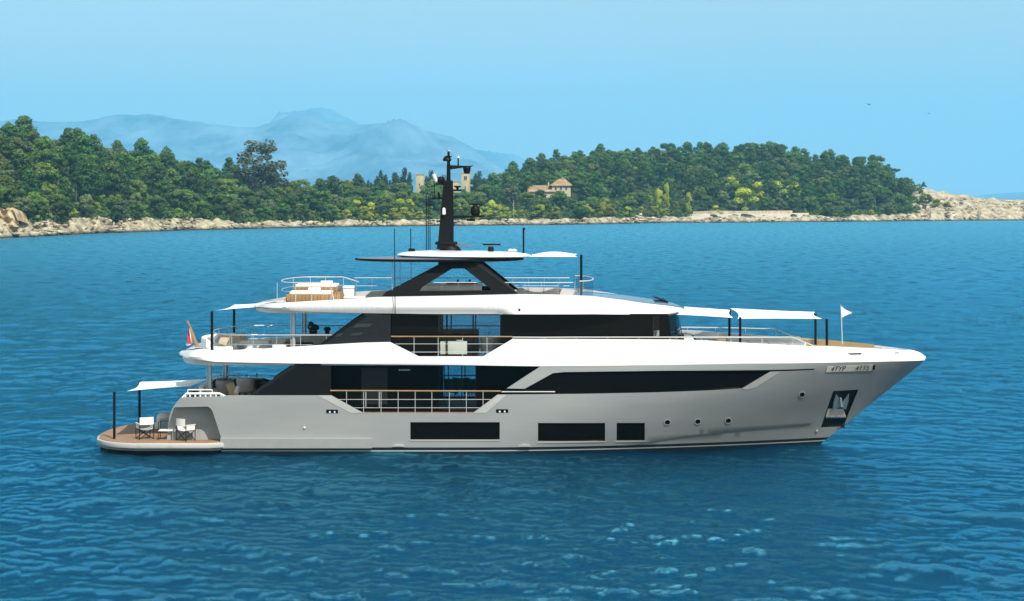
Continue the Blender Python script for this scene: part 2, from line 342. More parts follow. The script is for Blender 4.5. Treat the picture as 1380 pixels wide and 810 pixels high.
# ------------------------------------------------------------------ the sea
def build_sea():
    x0, x1 = -0.36, 0.36                                  # fan of directions, wider than the lens
    rows = []
    y = 1080.0                                             # angle below the horizon in photo pixels
    dist = [F*H/y]
    while dist[-1] < 22000:
        d = dist[-1]; st = max(0.14, d*d/(F*H)*0.8)
        dist.append(d+min(st, d*0.05+5))
    dist = np.array(dist); cols = np.concatenate([np.linspace(-5.0, x0-0.03, 50), np.linspace(x0, x1, 900), np.linspace(x1+0.03, 5.0, 50)])
    Dg, Ug = np.meshgrid(dist, cols, indexing='ij')
    X = Dg*Ug; Y = Dg-D; Z = np.zeros_like(X)
    dxs = Dg*np.gradient(cols)[None, :]; dys = np.gradient(dist)[:, None]*np.ones_like(Dg)
    DX = np.zeros_like(X); DY = np.zeros_like(X)
    r = np.random.default_rng(3)
    # slow gust patches modulate the chop
    G = np.ones_like(X)
    for _ in range(10):
        k = 2*np.pi/r.uniform(25, 110); th = r.uniform(0, np.pi)
        G += 0.13*np.sin(k*(X*np.cos(th)*0.6+Y*np.sin(th))+r.uniform(0, 6.28))
    G = np.clip(G, 0.35, 1.7)
    for i in range(110):
        lam = math.exp(r.uniform(math.log(0.45), math.log(11.0)))
        th = R(258)+r.normal(0, 0.68)                       # running towards the camera and a little left
        k = 2*np.pi/lam; kx, ky = k*math.cos(th), k*math.sin(th)
        slope = 0.0165*(lam/1.8)**(-0.25) if lam < 1.8 else 0.0165*(1.8/lam)**0.60
        a = slope/k
        fil = np.clip((lam/np.maximum(dxs*abs(math.cos(th)), dys*abs(math.sin(th)))-2.2)/3.0, 0, 1)
        ph = kx*X+ky*Y+r.uniform(0, 6.28)
        g = G if lam < 6 else 1.0
        Z += a*fil*g*np.sin(ph)
        q = 0.9*a*fil*g*np.cos(ph)
        DX += q*math.cos(th); DY += q*math.sin(th)
    X = X+DX; Y = Y+DY
    nr, nc = X.shape
    me = bpy.data.meshes.new('sea')
    co = np.stack([X, Y, Z], -1).reshape(-1, 3).astype(np.float32)
    idx = np.arange(nr*nc).reshape(nr, nc)
    q = np.stack([idx[:-1, :-1], idx[:-1, 1:], idx[1:, 1:], idx[1:, :-1]], -1).reshape(-1, 4)
    me.vertices.add(len(co)); me.vertices.foreach_set('co', co.ravel())
    me.loops.add(q.size); me.loops.foreach_set('vertex_index', q.ravel().astype(np.int32))
    me.polygons.add(len(q)); me.polygons.foreach_set('loop_start', np.arange(0, q.size, 4, dtype=np.int32))
    me.update(calc_edges=True); me.validate()
    me.shade_smooth()
    at = me.attributes.new('unresolved', 'FLOAT', 'POINT')      # slope of the ripples too small for the mesh at that distance
    at.data.foreach_set('value', np.clip((Dg-70)/520.0, 0, 1).ravel().astype(np.float32))
    m = bpy.data.materials.new('sea_water'); m.use_nodes = True; nt = m.node_tree; nt.nodes.clear()
    out = N(nt, 'ShaderNodeOutputMaterial'); tcn = N(nt, 'ShaderNodeTexCoord')
    big = N(nt, 'ShaderNodeTexNoise'); big.inputs['Scale'].default_value = 0.03; big.inputs['Detail'].default_value = 5
    mpb = N(nt, 'ShaderNodeMapping'); mpb.inputs['Scale'].default_value = (0.5, 1.3, 1)
    nt.links.new(tcn.outputs['Object'], mpb.inputs[0]); nt.links.new(mpb.outputs[0], big.inputs['Vector'])
    c = ramp(nt, big.outputs[0], [(0.32, (0.0008, 0.009, 0.030)), (0.68, (0.0012, 0.013, 0.042))])
    f1 = N(nt, 'ShaderNodeTexNoise'); f1.inputs['Scale'].default_value = 2.3; f1.inputs['Detail'].default_value = 6; f1.inputs['Roughness'].default_value = 0.70
    mp1 = N(nt, 'ShaderNodeMapping'); mp1.inputs['Scale'].default_value = (0.9, 1.25, 1); mp1.inputs['Rotation'].default_value = (0, 0, R(-10))
    nt.links.new(tcn.outputs['Object'], mp1.inputs[0]); nt.links.new(mp1.outputs[0], f1.inputs['Vector'])
    bp = N(nt, 'ShaderNodeBump'); bp.inputs['Strength'].default_value = 1.0; bp.inputs['Distance'].default_value = 0.44
    nt.links.new(f1.outputs[0], bp.inputs['Height'])
    df = N(nt, 'ShaderNodeBsdfDiffuse'); nt.links.new(c.outputs[0], df.inputs[0]); nt.links.new(bp.outputs[0], df.inputs['Normal'])
    gl = N(nt, 'ShaderNodeBsdfGlossy'); nt.links.new(bp.outputs[0], gl.inputs['Normal'])
    un = N(nt, 'ShaderNodeAttribute', attribute_name='unresolved')
    rr = N(nt, 'ShaderNodeMapRange'); rr.inputs['To Min'].default_value = 0.07; rr.inputs['To Max'].default_value = 0.36
    nt.links.new(un.outputs['Fac'], rr.inputs['Value']); nt.links.new(rr.outputs[0], gl.inputs['Roughness'])
    lw = N(nt, 'ShaderNodeLayerWeight'); lw.inputs['Blend'].default_value = 0.5; nt.links.new(bp.outputs[0], lw.inputs['Normal'])
    ff = ramp(nt, lw.outputs['Facing'], [(0.30, (0.05,)*3), (0.47, (0.27,)*3), (0.61, (0.80,)*3), (0.72, (1.0,)*3), (0.97, (1.0,)*3)])
    # wind streaks: bands of denser ripples that mirror less sky
    ws = N(nt, 'ShaderNodeTexNoise'); ws.inputs['Scale'].default_value = 0.50; ws.inputs['Detail'].default_value = 7; ws.inputs['Roughness'].default_value = 0.7
    mpw = N(nt, 'ShaderNodeMapping'); mpw.inputs['Scale'].default_value = (0.9, 0.42, 1); mpw.inputs['Rotation'].default_value = (0, 0, R(6))
    nt.links.new(tcn.outputs['Object'], mpw.inputs[0]); nt.links.new(mpw.outputs[0], ws.inputs['Vector'])
    wr = ramp(nt, ws.outputs[0], [(0.35, (0.22,)*3), (0.445, (0.84,)*3), (0.62, (1.18,)*3)])
    gr = ramp(nt, lw.outputs['Facing'], [(0.60, (0.12, 0.66, 1.0)), (0.84, (0.18, 0.73, 1.0)), (0.97, (0.44, 0.88, 1.0))]); nt.links.new(gr.outputs[0], gl.inputs[0])
    fm = N(nt, 'ShaderNodeMath', operation='MULTIPLY', use_clamp=True); nt.links.new(ff.outputs[0], fm.inputs[0]); 
    far = N(nt, 'ShaderNodeAttribute', attribute_name='unresolved'); fp = N(nt, 'ShaderNodeMath', operation='POWER'); fp.inputs[1].default_value = 0.6; nt.links.new(far.outputs['Fac'], fp.inputs[0])
    wm = N(nt, 'ShaderNodeMix', data_type='RGBA'); wm.inputs[6].default_value = (1, 1, 1, 1); nt.links.new(fp.outputs[0], wm.inputs[0]); nt.links.new(wr.outputs[0], wm.inputs[7])
    nt.links.new(wm.outputs[2], fm.inputs[1]); ff = fm
    mx = N(nt, 'ShaderNodeMixShader'); nt.links.new(ff.outputs[0], mx.inputs[0]); nt.links.new(df.outputs[0], mx.inputs[1]); nt.links.new(gl.outputs[0], mx.inputs[2])
    nt.links.new(mx.outputs[0], out.inputs[0])
    me.materials.append(m)
    o = bpy.data.objects.new('sea_water', me); C.objects.link(o)
    return tag(o, 'choppy blue sea water', kind='structure')
build_sea()

# ------------------------------------------------------------------ coast
def interp(x, pts): return np.interp(x, [p[0] for p in pts], [p[1] for p in pts])
SHORE = [(-500, 345), (-300, 335), (0, 321), (60, 318), (130, 314.5), (250, 310.5), (350, 308), (450, 306), (600, 304.3), (750, 303), (850, 301.3), (900, 300), (960, 300.3), (1040, 299.5), (1100, 299), (1250, 297.8), (1380, 297), (1500, 297.5), (1800, 298), (2200, 300)]
RIDGE = [(-500, 36), (-100, 36), (0, 33), (60, 28.5), (150, 26), (240, 20.5), (300, 16.5), (330, 12), (400, 13), (470, 11), (540, 12), (600, 12), (650, 13), (700, 24), (760, 30), (840, 36), (960, 38.5), (1030, 38), (1100, 34), (1160, 30), (1200, 26), (1235, 20.5), (1280, 15.5), (1330, 12.4), (1400, 11.0), (1500, 9), (2200, 5)]
RLEN = [(-500, 190), (0, 190), (300, 150), (360, 130), (600, 150), (700, 330), (960, 360), (1160, 260), (1235, 120), (1300, 70), (2200, 60)]
def shore_d(px): return F*H/(interp(px, SHORE)-270.0)
_nz = [(2*np.pi/l, t, p, a) for l, t, p, a in zip(rng.uniform(9, 46, 14), rng.uniform(0, np.pi, 14), rng.uniform(0, 6.28, 14), rng.uniform(0.3, 1, 14))]
def lump(X, Y):
    s = 0
    for k, t, p, a in _nz: s = s+a*np.sin(k*(X*np.cos(t)+Y*np.sin(t))+p)
    return s/3.0
def ground(px, r):
    """height above the sea, r metres inland of the shoreline, along the sight line of photo column px"""
    Rg = interp(px, RIDGE); L = interp(px, RLEN); d = shore_d(px)+r
    X = d*(px-690)/F; Y = d-D
    t = np.clip(r/L, 0, 1.6)
    rise = np.where(t < 1, np.sin(np.clip(t, 0, 1)*np.pi/2)**1.0, 1-0.45*(t-1)**2)
    base = np.clip((r+1.0)/np.interp(px, [200, 420, 1180, 1260], [11, 6.5, 6.5, 11]), -0.35, 1)*np.interp(px, [200, 420, 1180, 1260], [2.3, 1.5, 1.6, 2.6])
    bump = lump(X, Y)*np.clip(r/40, 0.1, 1)*0.8
    return base+np.maximum(Rg-2.6, 0)*rise+bump

def build_coast():
    cols = np.arange(-560, 1960, 2.6)
    rr = np.concatenate([[-14, -8, -4], np.arange(-2, 26, 0.9), np.arange(26, 80, 4), np.arange(80, 560, 14)])
    P, Rr = np.meshgrid(cols, rr, indexing='ij')
    jag = 5*np.sin(P*0.071)+3*np.sin(P*0.19+1)+1.8*np.sin(P*0.47+2)
    Rj = Rr+jag*np.clip(1-Rr/30, 0, 1)*0.8
    Zg = ground(P, Rj)
    d = shore_d(P)+Rr; X = d*(P-690)/F; Y = d-D
    # rugged ledges near the water and over the bare point
    rk = np.random.default_rng(5)
    rough = np.zeros_like(X)
    for i in range(40):
        lam = math.exp(rk.uniform(math.log(2.2), math.log(16))); th = rk.uniform(0, np.pi)
        rough += 0.036*lam**0.75*np.abs(np.sin(np.pi/lam*(X*np.cos(th)+Y*np.sin(th)*0.7)+rk.uniform(0, 6)))
    rough = rough-rough.mean()
    bare = np.clip((P-1225)/20, 0, 1)
    mask = np.maximum(np.clip(1-(Rr-np.interp(P, [200, 420], [16, 8]))/8, 0, 1)*np.clip((Rr+3)/4, 0, 1), bare*np.clip((Rr+3)/4, 0, 1)*0.8)
    Zg = Zg+rough*mask*np.where(bare > 0.5, 1.6, 1.1)
    Zg = np.where(bare > 0, Zg-np.maximum(Zg-np.floor(Zg/1.6)*1.6-0.8, 0)*0.7*bare, Zg)
    nr, nc = X.shape
    co = np.stack([X, Y, Zg], -1).reshape(-1, 3)
    idx = np.arange(nr*nc).reshape(nr, nc)
    q = np.stack([idx[:-1, :-1], idx[1:, :-1], idx[1:, 1:], idx[:-1, 1:]], -1).reshape(-1, 4)
    me = bpy.data.meshes.new('coast'); me.from_pydata(co.tolist(), [], q.tolist())
    a = me.attributes.new('bare', 'FLOAT', 'POINT')
    bb = np.maximum(np.clip(1-(Rr-np.interp(P, [200, 420, 1180, 1260], [9, 5, 6.5, 11])-3*np.sin(P*0.11))/4, 0, 1), np.clip((P-1228)/10, 0, 1))
    a.data.foreach_set('value', bb.ravel().astype(np.float32))
    m = rock_mat('coast_ground', (0.10, 0.09, 0.065), (0.39, 0.33, 0.22), (0.65, 0.565, 0.40))
    nt = m.node_tree; b = nt.nodes['Principled BSDF']; old = b.inputs['Base Color'].links[0].from_socket
    at = N(nt, 'ShaderNodeAttribute', attribute_name='bare'); no = N(nt, 'ShaderNodeTexNoise'); no.inputs['Scale'].default_value = 0.1; no.inputs['Detail'].default_value = 8
    tcn = N(nt, 'ShaderNodeTexCoord'); nt.links.new(tcn.outputs['Object'], no.inputs['Vector'])
    gr = ramp(nt, no.outputs[0], [(0.35, (0.018, 0.030, 0.008)), (0.6, (0.035, 0.055, 0.014)), (0.78, (0.09, 0.09, 0.035))])
    mx = N(nt, 'ShaderNodeMix', data_type='RGBA'); nt.links.new(at.outputs['Fac'], mx.inputs[0]); nt.links.new(gr.outputs[0], mx.inputs[6]); nt.links.new(old, mx.inputs[7])
    nt.links.new(mx.outputs[2], b.inputs['Base Color'])
    o = link_mesh('terrain', me, m, None, 22)
    tag(o, 'island terrain with pale rocky shore', kind='structure')
build_coast()

def G(px, r): return float(ground(np.array([px], float), np.array([r], float))[0])
def at_land(px, r):
    d = float(shore_d(px))+r
    return Vector((d*(px-690)/F, d-D, G(px, r)))

def rock_shape(seed, sub=2):
    bm = bmesh.new(); bmesh.ops.create_icosphere(bm, subdivisions=sub, radius=1)
    r = random.Random(seed); ph = [(Vector((r.gauss(0, 1), r.gauss(0, 1), r.gauss(0, 1))).normalized(), r.uniform(0.45, 0.9)) for _ in range(9)]
    for v in bm.verts:
        for n, dd in ph:
            t = v.co.dot(n)
            if t > dd: v.co -= n*(t-dd)*0.9
        v.co *= 1+r.uniform(-0.06, 0.06)
    V = np.array([v.co[:] for v in bm.verts]); Fc = [tuple(v.index for v in f.verts) for f in bm.faces]; bm.free()
    return V, Fc
def shore_rocks():
    shapes = [rock_shape(s) for s in range(8)]; vs = []; fs = []; n = 0; r = random.Random(21)
    for i in range(5200):
        px = r.uniform(-60, 1440); rin = r.choice([r.uniform(-3, 4), r.uniform(-1, 12 if px < 300 else 7)]) if px < 1230 else r.uniform(-3, 50)
        if 925 < px < 1085 and r.random() < 0.75: continue
        p = at_land(px, rin); s = 0.25+1.15*r.random()**3.5
        if px < 140: s *= 1.15
        V, Fc = shapes[r.randrange(8)]; a = r.uniform(0, 6.28); ca, sa = math.cos(a), math.sin(a)
        Q = V*np.array([s*r.uniform(0.9, 2.2), s*r.uniform(0.8, 1.4), s*r.uniform(0.4, 0.8)])
        Q = np.stack([Q[:, 0]*ca-Q[:, 1]*sa, Q[:, 0]*sa+Q[:, 1]*ca, Q[:, 2]], -1)+np.array([p.x, p.y, max(p.z, -0.2)+s*0.2])
        vs.append(Q); fs += [tuple(k+n for k in f) for f in Fc]; n += len(Q)
    me = bpy.data.meshes.new('shore_rocks'); me.from_pydata(np.concatenate(vs).tolist(), [], fs)
    o = link_mesh('shore_rocks', me, M['rock'], None, None)
    tag(o, 'jumbled pale limestone rocks along the waterline', kind='stuff')
shore_rocks()

def cliff(name, px0, px1, ytop, ybot, rin, seed):
    """ochre face standing behind the shore rocks"""
    r = np.random.default_rng(seed); n, m = 40, 22; d = float(shore_d((px0+px1)/2))+rin
    rows = []
    ph = r.uniform(0, 6.28, 8)
    for j in range(m):
        t = j/(m-1); row = []
        for i in range(n):
            s = i/(n-1); px = px0+(px1-px0)*s
            prof = min(1, 9*s)*min(1, 7*(1-s)); prof = 0.3+0.7*prof
            top = ytop+(1-prof)*(ybot-ytop)*0.8+1.6*math.sin(s*17+ph[0])+1.0*math.sin(s*41+ph[1])
            y = ybot+(top-ybot)*t
            dd = d+t*2.2-0.9*math.sin(s*9+ph[2])-1.0*math.sin(s*23+t*5+ph[3])-0.7*math.sin(t*14+s*6+ph[4])+r.normal(0, 0.15)
            row.append(((px-690)*dd/F, dd-D, H-(y-270)*dd/F))
        rows.append(row)
    back = [(p[0], p[1]+14, p[2]-1.5) for p in rows[-1]]
    rows.append(back)
    o = MB().grid(rows).build(name, M['cliff'], None, smooth=40)
    tag(o, 'ochre cliff face above the shore rocks', kind='structure')
cliff('cliff', -30, 25, 281, 306, 12, 1)
cliff('cliff', 65, 75, 280, 306, 12, 2)

# far mountains
def vnoise(x, y, seed):
    r = np.random.default_rng(seed); T = r.random((256, 256))
    xi = np.floor(x).astype(int); yi = np.floor(y).astype(int); fx = x-xi; fy = y-yi
    fx = fx*fx*fx*(fx*(fx*6-15)+10); fy = fy*fy*fy*(fy*(fy*6-15)+10)
    g = lambda i, j: T[i & 255, j & 255]
    return (g(xi, yi)*(1-fx)+g(xi+1, yi)*fx)*(1-fy)+(g(xi, yi+1)*(1-fx)+g(xi+1, yi+1)*fx)*fy
def ridged(X, Y, lam, seed, octs):
    s = np.zeros_like(X); amp = 1.0; w_ = np.ones_like(X); c, d_ = 0.8, 0.6
    for o in range(octs):
        n = 1-np.abs(2*vnoise((X*c-Y*d_)/lam+37.2*o, (X*d_+Y*c)/lam+11.7*o, seed*31+o)-1); n = n*n
        s += amp*n*w_; w_ = np.clip(n*1.6, 0, 1); amp *= 0.55; lam *= 0.5; c, d_ = d_, c
    return s
def mountains(name, d0, depth, prof, seed, extra, col=((0.010, 0.05, 0.10), (0.17, 0.26, 0.33))):  # bluish tones paint distance haze into the rock colour
    r = np.random.default_rng(seed); cols = np.arange(prof[0][0], prof[-1][0]+1, 1.6); nd = 110
    Pp, T = np.meshgrid(cols, np.linspace(0, 1, nd), indexing='ij')
    top = interp(Pp, prof); ztop = H+(270-top)*(d0+depth)/F
    d = d0+depth*T; X = d*(Pp-690)/F; Y = d-D
    shape = T**0.8
    Z = -3+(ztop+3)*shape
    rid = ridged(X, Y, extra*2.2, seed, 7)
    rid -= rid.mean()
    rid /= np.abs(rid).max()
    Z = Z+rid*ztop.max()*0.30*np.clip(np.sin(np.pi*T)**0.7+0.12*T, 0, 1)
    Z = np.maximum(Z, -3)
    rows = np.stack([X, Y, Z], -1)
    m, nt, b = newmat(name+'_hazed_rock'); tcn = N(nt, 'ShaderNodeTexCoord'); no = N(nt, 'ShaderNodeTexNoise'); no.inputs['Scale'].default_value = 0.0025; no.inputs['Detail'].default_value = 10; no.inputs['Roughness'].default_value = 0.65
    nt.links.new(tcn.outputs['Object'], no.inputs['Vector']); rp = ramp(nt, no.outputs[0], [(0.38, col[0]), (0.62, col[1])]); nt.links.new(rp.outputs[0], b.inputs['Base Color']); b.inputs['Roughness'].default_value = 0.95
    mb = MB().grid(rows.tolist(), flip=True)
    bk = rows[:, -1].copy(); bk2 = bk.copy(); bk2[:, 1] += depth*0.4; bk2[:, 2] = -3
    mb.grid([bk.tolist(), bk2.tolist()])
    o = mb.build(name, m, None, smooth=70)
    tag(o, 'hazy blue mountains far behind the island', kind='structure')
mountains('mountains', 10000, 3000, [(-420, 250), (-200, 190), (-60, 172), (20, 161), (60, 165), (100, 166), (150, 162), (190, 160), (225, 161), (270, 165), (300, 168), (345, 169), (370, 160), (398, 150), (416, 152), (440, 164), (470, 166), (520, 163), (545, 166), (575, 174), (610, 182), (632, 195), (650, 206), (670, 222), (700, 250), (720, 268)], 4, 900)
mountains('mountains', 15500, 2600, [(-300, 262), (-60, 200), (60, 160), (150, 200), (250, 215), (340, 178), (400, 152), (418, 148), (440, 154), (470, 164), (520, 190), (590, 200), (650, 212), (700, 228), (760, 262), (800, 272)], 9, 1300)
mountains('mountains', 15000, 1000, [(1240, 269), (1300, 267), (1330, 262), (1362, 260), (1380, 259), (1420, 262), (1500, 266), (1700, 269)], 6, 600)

# the air: one closed box round camera, sea, island and mountains
def haze():
    mb = MB(); mb.bx(-10500, 10500, -240, 23500, -7, 1250)
    m = bpy.data.materials.new('haze_air'); m.use_nodes = True; nt = m.node_tree; nt.nodes.clear()
    o = N(nt, 'ShaderNodeOutputMaterial'); v = N(nt, 'ShaderNodeVolumePrincipled')
    v.inputs['Color'].default_value = (0.29, 0.70, 0.98, 1); v.inputs['Density'].default_value = 0.95e-4; v.inputs['Anisotropy'].default_value = 0.0
    nt.links.new(v.outputs[0], o.inputs['Volume'])
    ob = mb.build('haze', m, None, smooth=None)
    tag(ob, 'thin blue sea haze', kind='stuff')
haze()
# ------------------------------------------------------------------ the yacht: shape functions (half-beam at station x and height z)
def c0(px): return (px-690)*D/F                           # station of a photo column on the keel line
def z0(py, Y=0.0): return H-(py-270)*(D+Y)/F
def sm(a, b, x):
    t = min(1, max(0, (x-a)/(b-a))); return t*t*(3-2*t)
CHINE = [(824, 604), (850, 600), (880, 596), (920, 590.5), (960, 586.5), (1030, 582), (1100, 579), (1140, 577)]
def hull_b(X, z):
    zz = min(max(z, -0.8), 4.2)
    xs = 14.75+(zz+0.1)/4.09*5.14
    u = min(1, max(0, (zz+0.2)/4.2))
    x0 = -3+8*u; B = 3.72+0.28*min(1, u*1.5); p = 1.75+0.65*u; q = 1.0-0.22*u
    t = min(1, max(0, (X-x0)/(xs-x0)))
    b = B*(1-t**p)**q
    if X < -6: b -= 0.22*((-6-X)/12)**2
    # chine: the hull steps in below it
    zc = float(np.interp(X, [c[0] for c in CH3], [c[1] for c in CH3])) if CH3 else -9
    b -= 0.022*(1-sm(zc-0.03, zc+0.01, z))*sm(3.6, 7, X)*min(1, b)
    return max(0.0, b)
CH3 = []
def band_b(X, z):
    """white upper bulwark: leans in, rounded nose at the bow and rounded tail"""
    zz = min(max(z, 3.9), 5.4)
    xs = 19.89-1.15*max(0, zz-4.05)
    x0 = 5.0; t = min(1, max(0, (X-x0)/(xs-x0)))
    B = 4.02-0.30*(zz-4.0)
    b = B*(1-t**2.4)**0.78
    # undercut lower facet
    b -= 0.06*(1-sm(4.10, 4.26, z))*sm(15, 9, X)*sm(-13.2, -11, X)
    xa = -15.9+2.6*max(0, 4.40-zz)+0.35*max(0, zz-4.45)
    L = 2.0; s = min(1, max(0, (xa+L-X)/L)); b *= max(0, 1-s**2.3)**0.5
    # recessed forward facet
    if X > 1.4:
        edge = np.interp(z, [4.33, 5.25], [2.95, 1.35])
        b -= 0.10*sm(edge, edge+0.12, X)*sm(4.28, 4.34, z)*sm(11.5, 8, X)
    return max(0.0, b)
def roof_b(X, z):
    zz = min(max(z, 6.2), 7.5)
    xs = 8.35-0.5*max(0, zz-6.4); x0 = 0.5; t = min(1, max(0, (X-x0)/(xs-x0)))
    B = 3.72-0.16*(zz-6.3)
    b = B*(1-t**2.9)**0.62
    fz = 6.80
    g = sm(0.25, -0.55, X+0.55*(zz-6.4)/0.4)
    b -= 0.20*(1-sm(fz-0.40, fz, z))*g
    xa = -12.4+1.1*max(0, 6.68-zz)+0.5*max(0, zz-6.72)
    L = 2.4; s = min(1, max(0, (xa+L-X)/L)); b *= max(0, 1-s**2.2)**0.5
    return max(0.0, b)
def flat_b(v): return lambda X, z: v

def solve(px, py, bf):
    Y = -3.5; X = z = 0
    for _ in range(30):
        k = (D+Y)/F; X = (px-690)*k; z = H-(py-270)*k; Y = 0.5*Y-0.5*bf(X, z)
    return (X, z)
CH3 = [solve(a, b, lambda X, z: 3.0) for a, b in CHINE]

def poly2(pts, bf):
    """photo points to (station, height); a third value marks a point on the keel line, ('m', x, z) gives metres"""
    out = []
    for p in pts:
        if p[0] == 'm': out.append((p[1], p[2]))
        elif len(p) == 3: out.append((c0(p[0]), z0(p[1])))
        else: out.append(solve(p[0], p[1], bf))
    return out

def inside(p, poly):
    x, y = p; c = False; n = len(poly); j = n-1
    for i in range(n):
        xi, yi = poly[i]; xj, yj = poly[j]
        if (yi > y) != (yj > y) and x < (xj-xi)*(y-yi)/(yj-yi)+xi: c = not c
        j = i
    return c

def densify(poly, st, closed=True):
    out = []; n = len(poly)
    for i in range(n if closed else n-1):
        a, b = poly[i], poly[(i+1) % n]; L = math.hypot(b[0]-a[0], b[1]-a[1]); k = max(1, int(L/st))
        out += [(a[0]+(b[0]-a[0])*t/k, a[1]+(b[1]-a[1])*t/k) for t in range(k)]
    if not closed: out.append(poly[-1])
    return out

def slab(name, outline, bf, thick, mat, parent, holes=(), lines=(), off=0.0, st=0.35, mirror=True, smooth=24, xcols=(), back=True, one=False):
    """a shell on the side of the yacht, traced in (station, height), with real thickness; the far side is its mirror"""
    o2 = densify(outline, st); hs = [densify(h, st) for h in holes]; ls = [densify(l, st, False) for l in lines]
    P = []; E = []
    for loop in [o2]+hs:
        b = len(P); P += loop; E += [(b+i, b+(i+1) % len(loop)) for i in range(len(loop))]
    for l in ls:
        b = len(P); P += l; E += [(b+i, b+i+1) for i in range(len(l)-1)]
    xs = [p[0] for p in o2]; zs = [p[1] for p in o2]
    gx = sorted(list(np.arange(min(xs)+st/2, max(xs), st))+list(xcols)); gz = np.arange(min(zs)+st/2, max(zs), st)
    for x in gx:
        for z in gz:
            if inside((x, z), o2) and not any(inside((x, z), h) for h in hs): P.append((float(x), float(z)))
    r = delaunay_2d_cdt([Vector(p) for p in P], E, [], 0, 1e-5)
    V, T = r[0], r[2]; tris = []
    for f in T:
        c = ((V[f[0]][0]+V[f[1]][0]+V[f[2]][0])/3, (V[f[0]][1]+V[f[1]][1]+V[f[2]][1])/3)
        if inside(c, o2) and not any(inside(c, h) for h in hs):
            a = (V[f[1]][0]-V[f[0]][0])*(V[f[2]][1]-V[f[0]][1])-(V[f[2]][0]-V[f[0]][0])*(V[f[1]][1]-V[f[0]][1])
            if abs(a) > 1e-9: tris.append(tuple(f) if a > 0 else tuple(f)[::-1])
    mb = MB()
    front = [(v[0], -(bf(v[0], v[1])+off), v[1]) for v in V]
    inn = [(v[0], min(0.0, -(bf(v[0], v[1])+off)+thick), v[1]) for v in V]
    cnt = {}
    for t in tris:
        for a, b in ((t[0], t[1]), (t[1], t[2]), (t[2], t[0])):
            cnt[(a, b)] = cnt.get((a, b), 0)+1
    rim = [(a, b) for (a, b) in cnt if (b, a) not in cnt]
    res = []; mbs = [mb, mb if one else MB()]
    for sgn in ((1, -1) if mirror else (1,)):
        mb = mbs[0 if sgn > 0 else 1]
        fl = sgn < 0
        fr = [(p[0], p[1]*sgn, p[2]) for p in front]; bk = [(p[0], p[1]*sgn, p[2]) for p in inn]
        mb.add(fr, [t[::-1] if fl else t for t in tris])
        if back: mb.add(bk, [t if fl else t[::-1] for t in tris])
        rv = []; rf = []
        for a, b in rim:
            if abs(fr[a][1]-bk[a][1]) < 1e-6 and abs(fr[b][1]-bk[b][1]) < 1e-6: continue
            n = len(rv); rv += [fr[a], fr[b], bk[b], bk[a]]; q = (n+1, n, n+3, n+2); rf.append(q[::-1] if fl else q)
        mb.add(rv, rf)
    for k, mb in enumerate(mbs[:1] if one or not mirror else mbs):
        me = mb.mesh(name)
        bm = bmesh.new(); bm.from_mesh(me); bmesh.ops.remove_doubles(bm, verts=bm.verts, dist=0.0008); bm.to_mesh(me); bm.free()
        par = parent if k == 0 else TWIN.get(parent.name, parent)
        res.append(link_mesh(name, me, mat, par, smooth))
    if len(res) > 1: TWIN[res[0].name] = res[1]
    return res[0]
TWIN = {}

def deck(name, bf, z, xs, thick, mat, parent, inset=0.1):
    near = [(x, -max(0.02, bf(x, z)-inset)) for x in xs]; poly = near+[(x, -y) for x, y in near[::-1]]
    return MB().plan(poly, z-thick, z).build(name, mat, parent, smooth=None)

yacht = empty('motor_yacht', (0, 0, 0))
tag(yacht, 'large silver grey and white three deck motor yacht with black mast', 'yacht')
def end_cols(x0, x1): return [x0+(x1-x0)*t for t in (0.004, 0.012, 0.03, 0.06, 0.1, 0.16, 0.24, 0.34, 0.46, 0.6)]

# ---- hull
hw = poly2([(1038, 500), (1097, 498.3), (1097, 496.7), (900, 499.3), (760, 501), (716.5, 502), (683, 523.6), (706, 524), (741.5, 503.3)], hull_b)
HO = ([('m', -15.3, 0.0)] , )
hull_out = poly2([(299, 612), (297.5, 588), (287, 556), (284.5, 551), (280, 548), (233.5, 549), (237, 543.5), (242, 537.5), (250, 535.5), (300, 534.3), (306, 533), (446, 533),
    (489, 556.6), (637, 556.8), (670.5, 532), (780, 531), (885, 529), (960, 526.3), (1000, 523.7), (1038, 501), (1097, 498.6), (1097, 496.9), (1038, 498.6), (900, 499.5), (760, 501.4), (745, 503), (707, 524), (683, 523.6),
    (716, 501.9), (728, 494.3), (880, 492.6), (1000, 490.3), (1140, 488.4), (1200, 487.2), (1247, 485.6, 0)], hull_b)
hull_out += [(14.75+(z+0.1)/4.09*5.14, z) for z in (3.5, 3.0, 2.4, 1.8, 1.2, 0.7, 0.3, 0.0, -0.3, -0.8)]
hull_out += [(10, -0.8), (0, -0.8), (-8, -0.8)]
hull_out[0] = (hull_out[0][0], -0.8)
WIN = [[(553, 569), (673.5, 569), (673.5, 592.5), (553, 592.5)], [(725, 570), (815.5, 570), (815.5, 594.5), (725, 594.5)], [(831, 570), (869, 570), (869, 593.8), (831, 593.8)]]
WIN2 = [poly2(wp, hull_b) for wp in WIN]
ANCH = poly2([(1123, 527), (1157, 525), (1137, 575), (1106, 576.5)], hull_b)
PORT = [solve(899.5, 569.3, hull_b), solve(940.5, 568.3, hull_b), solve(981.5, 567.2, hull_b), solve(1081, 532, hull_b)]
def circ(c, r, n=18): return [(c[0]+r*math.cos(2*math.pi*i/n), c[1]+r*0.92*math.sin(2*math.pi*i/n)) for i in range(n)]
FAIR = [poly2([(439.5, 552), (455.5, 552), (455.5, 557.5), (439.5, 557.5)], hull_b), poly2([(668.5, 551.5), (685, 551.5), (685, 556.8), (668.5, 556.8)], hull_b)]
chl = [(x, z) for x, z in CH3]
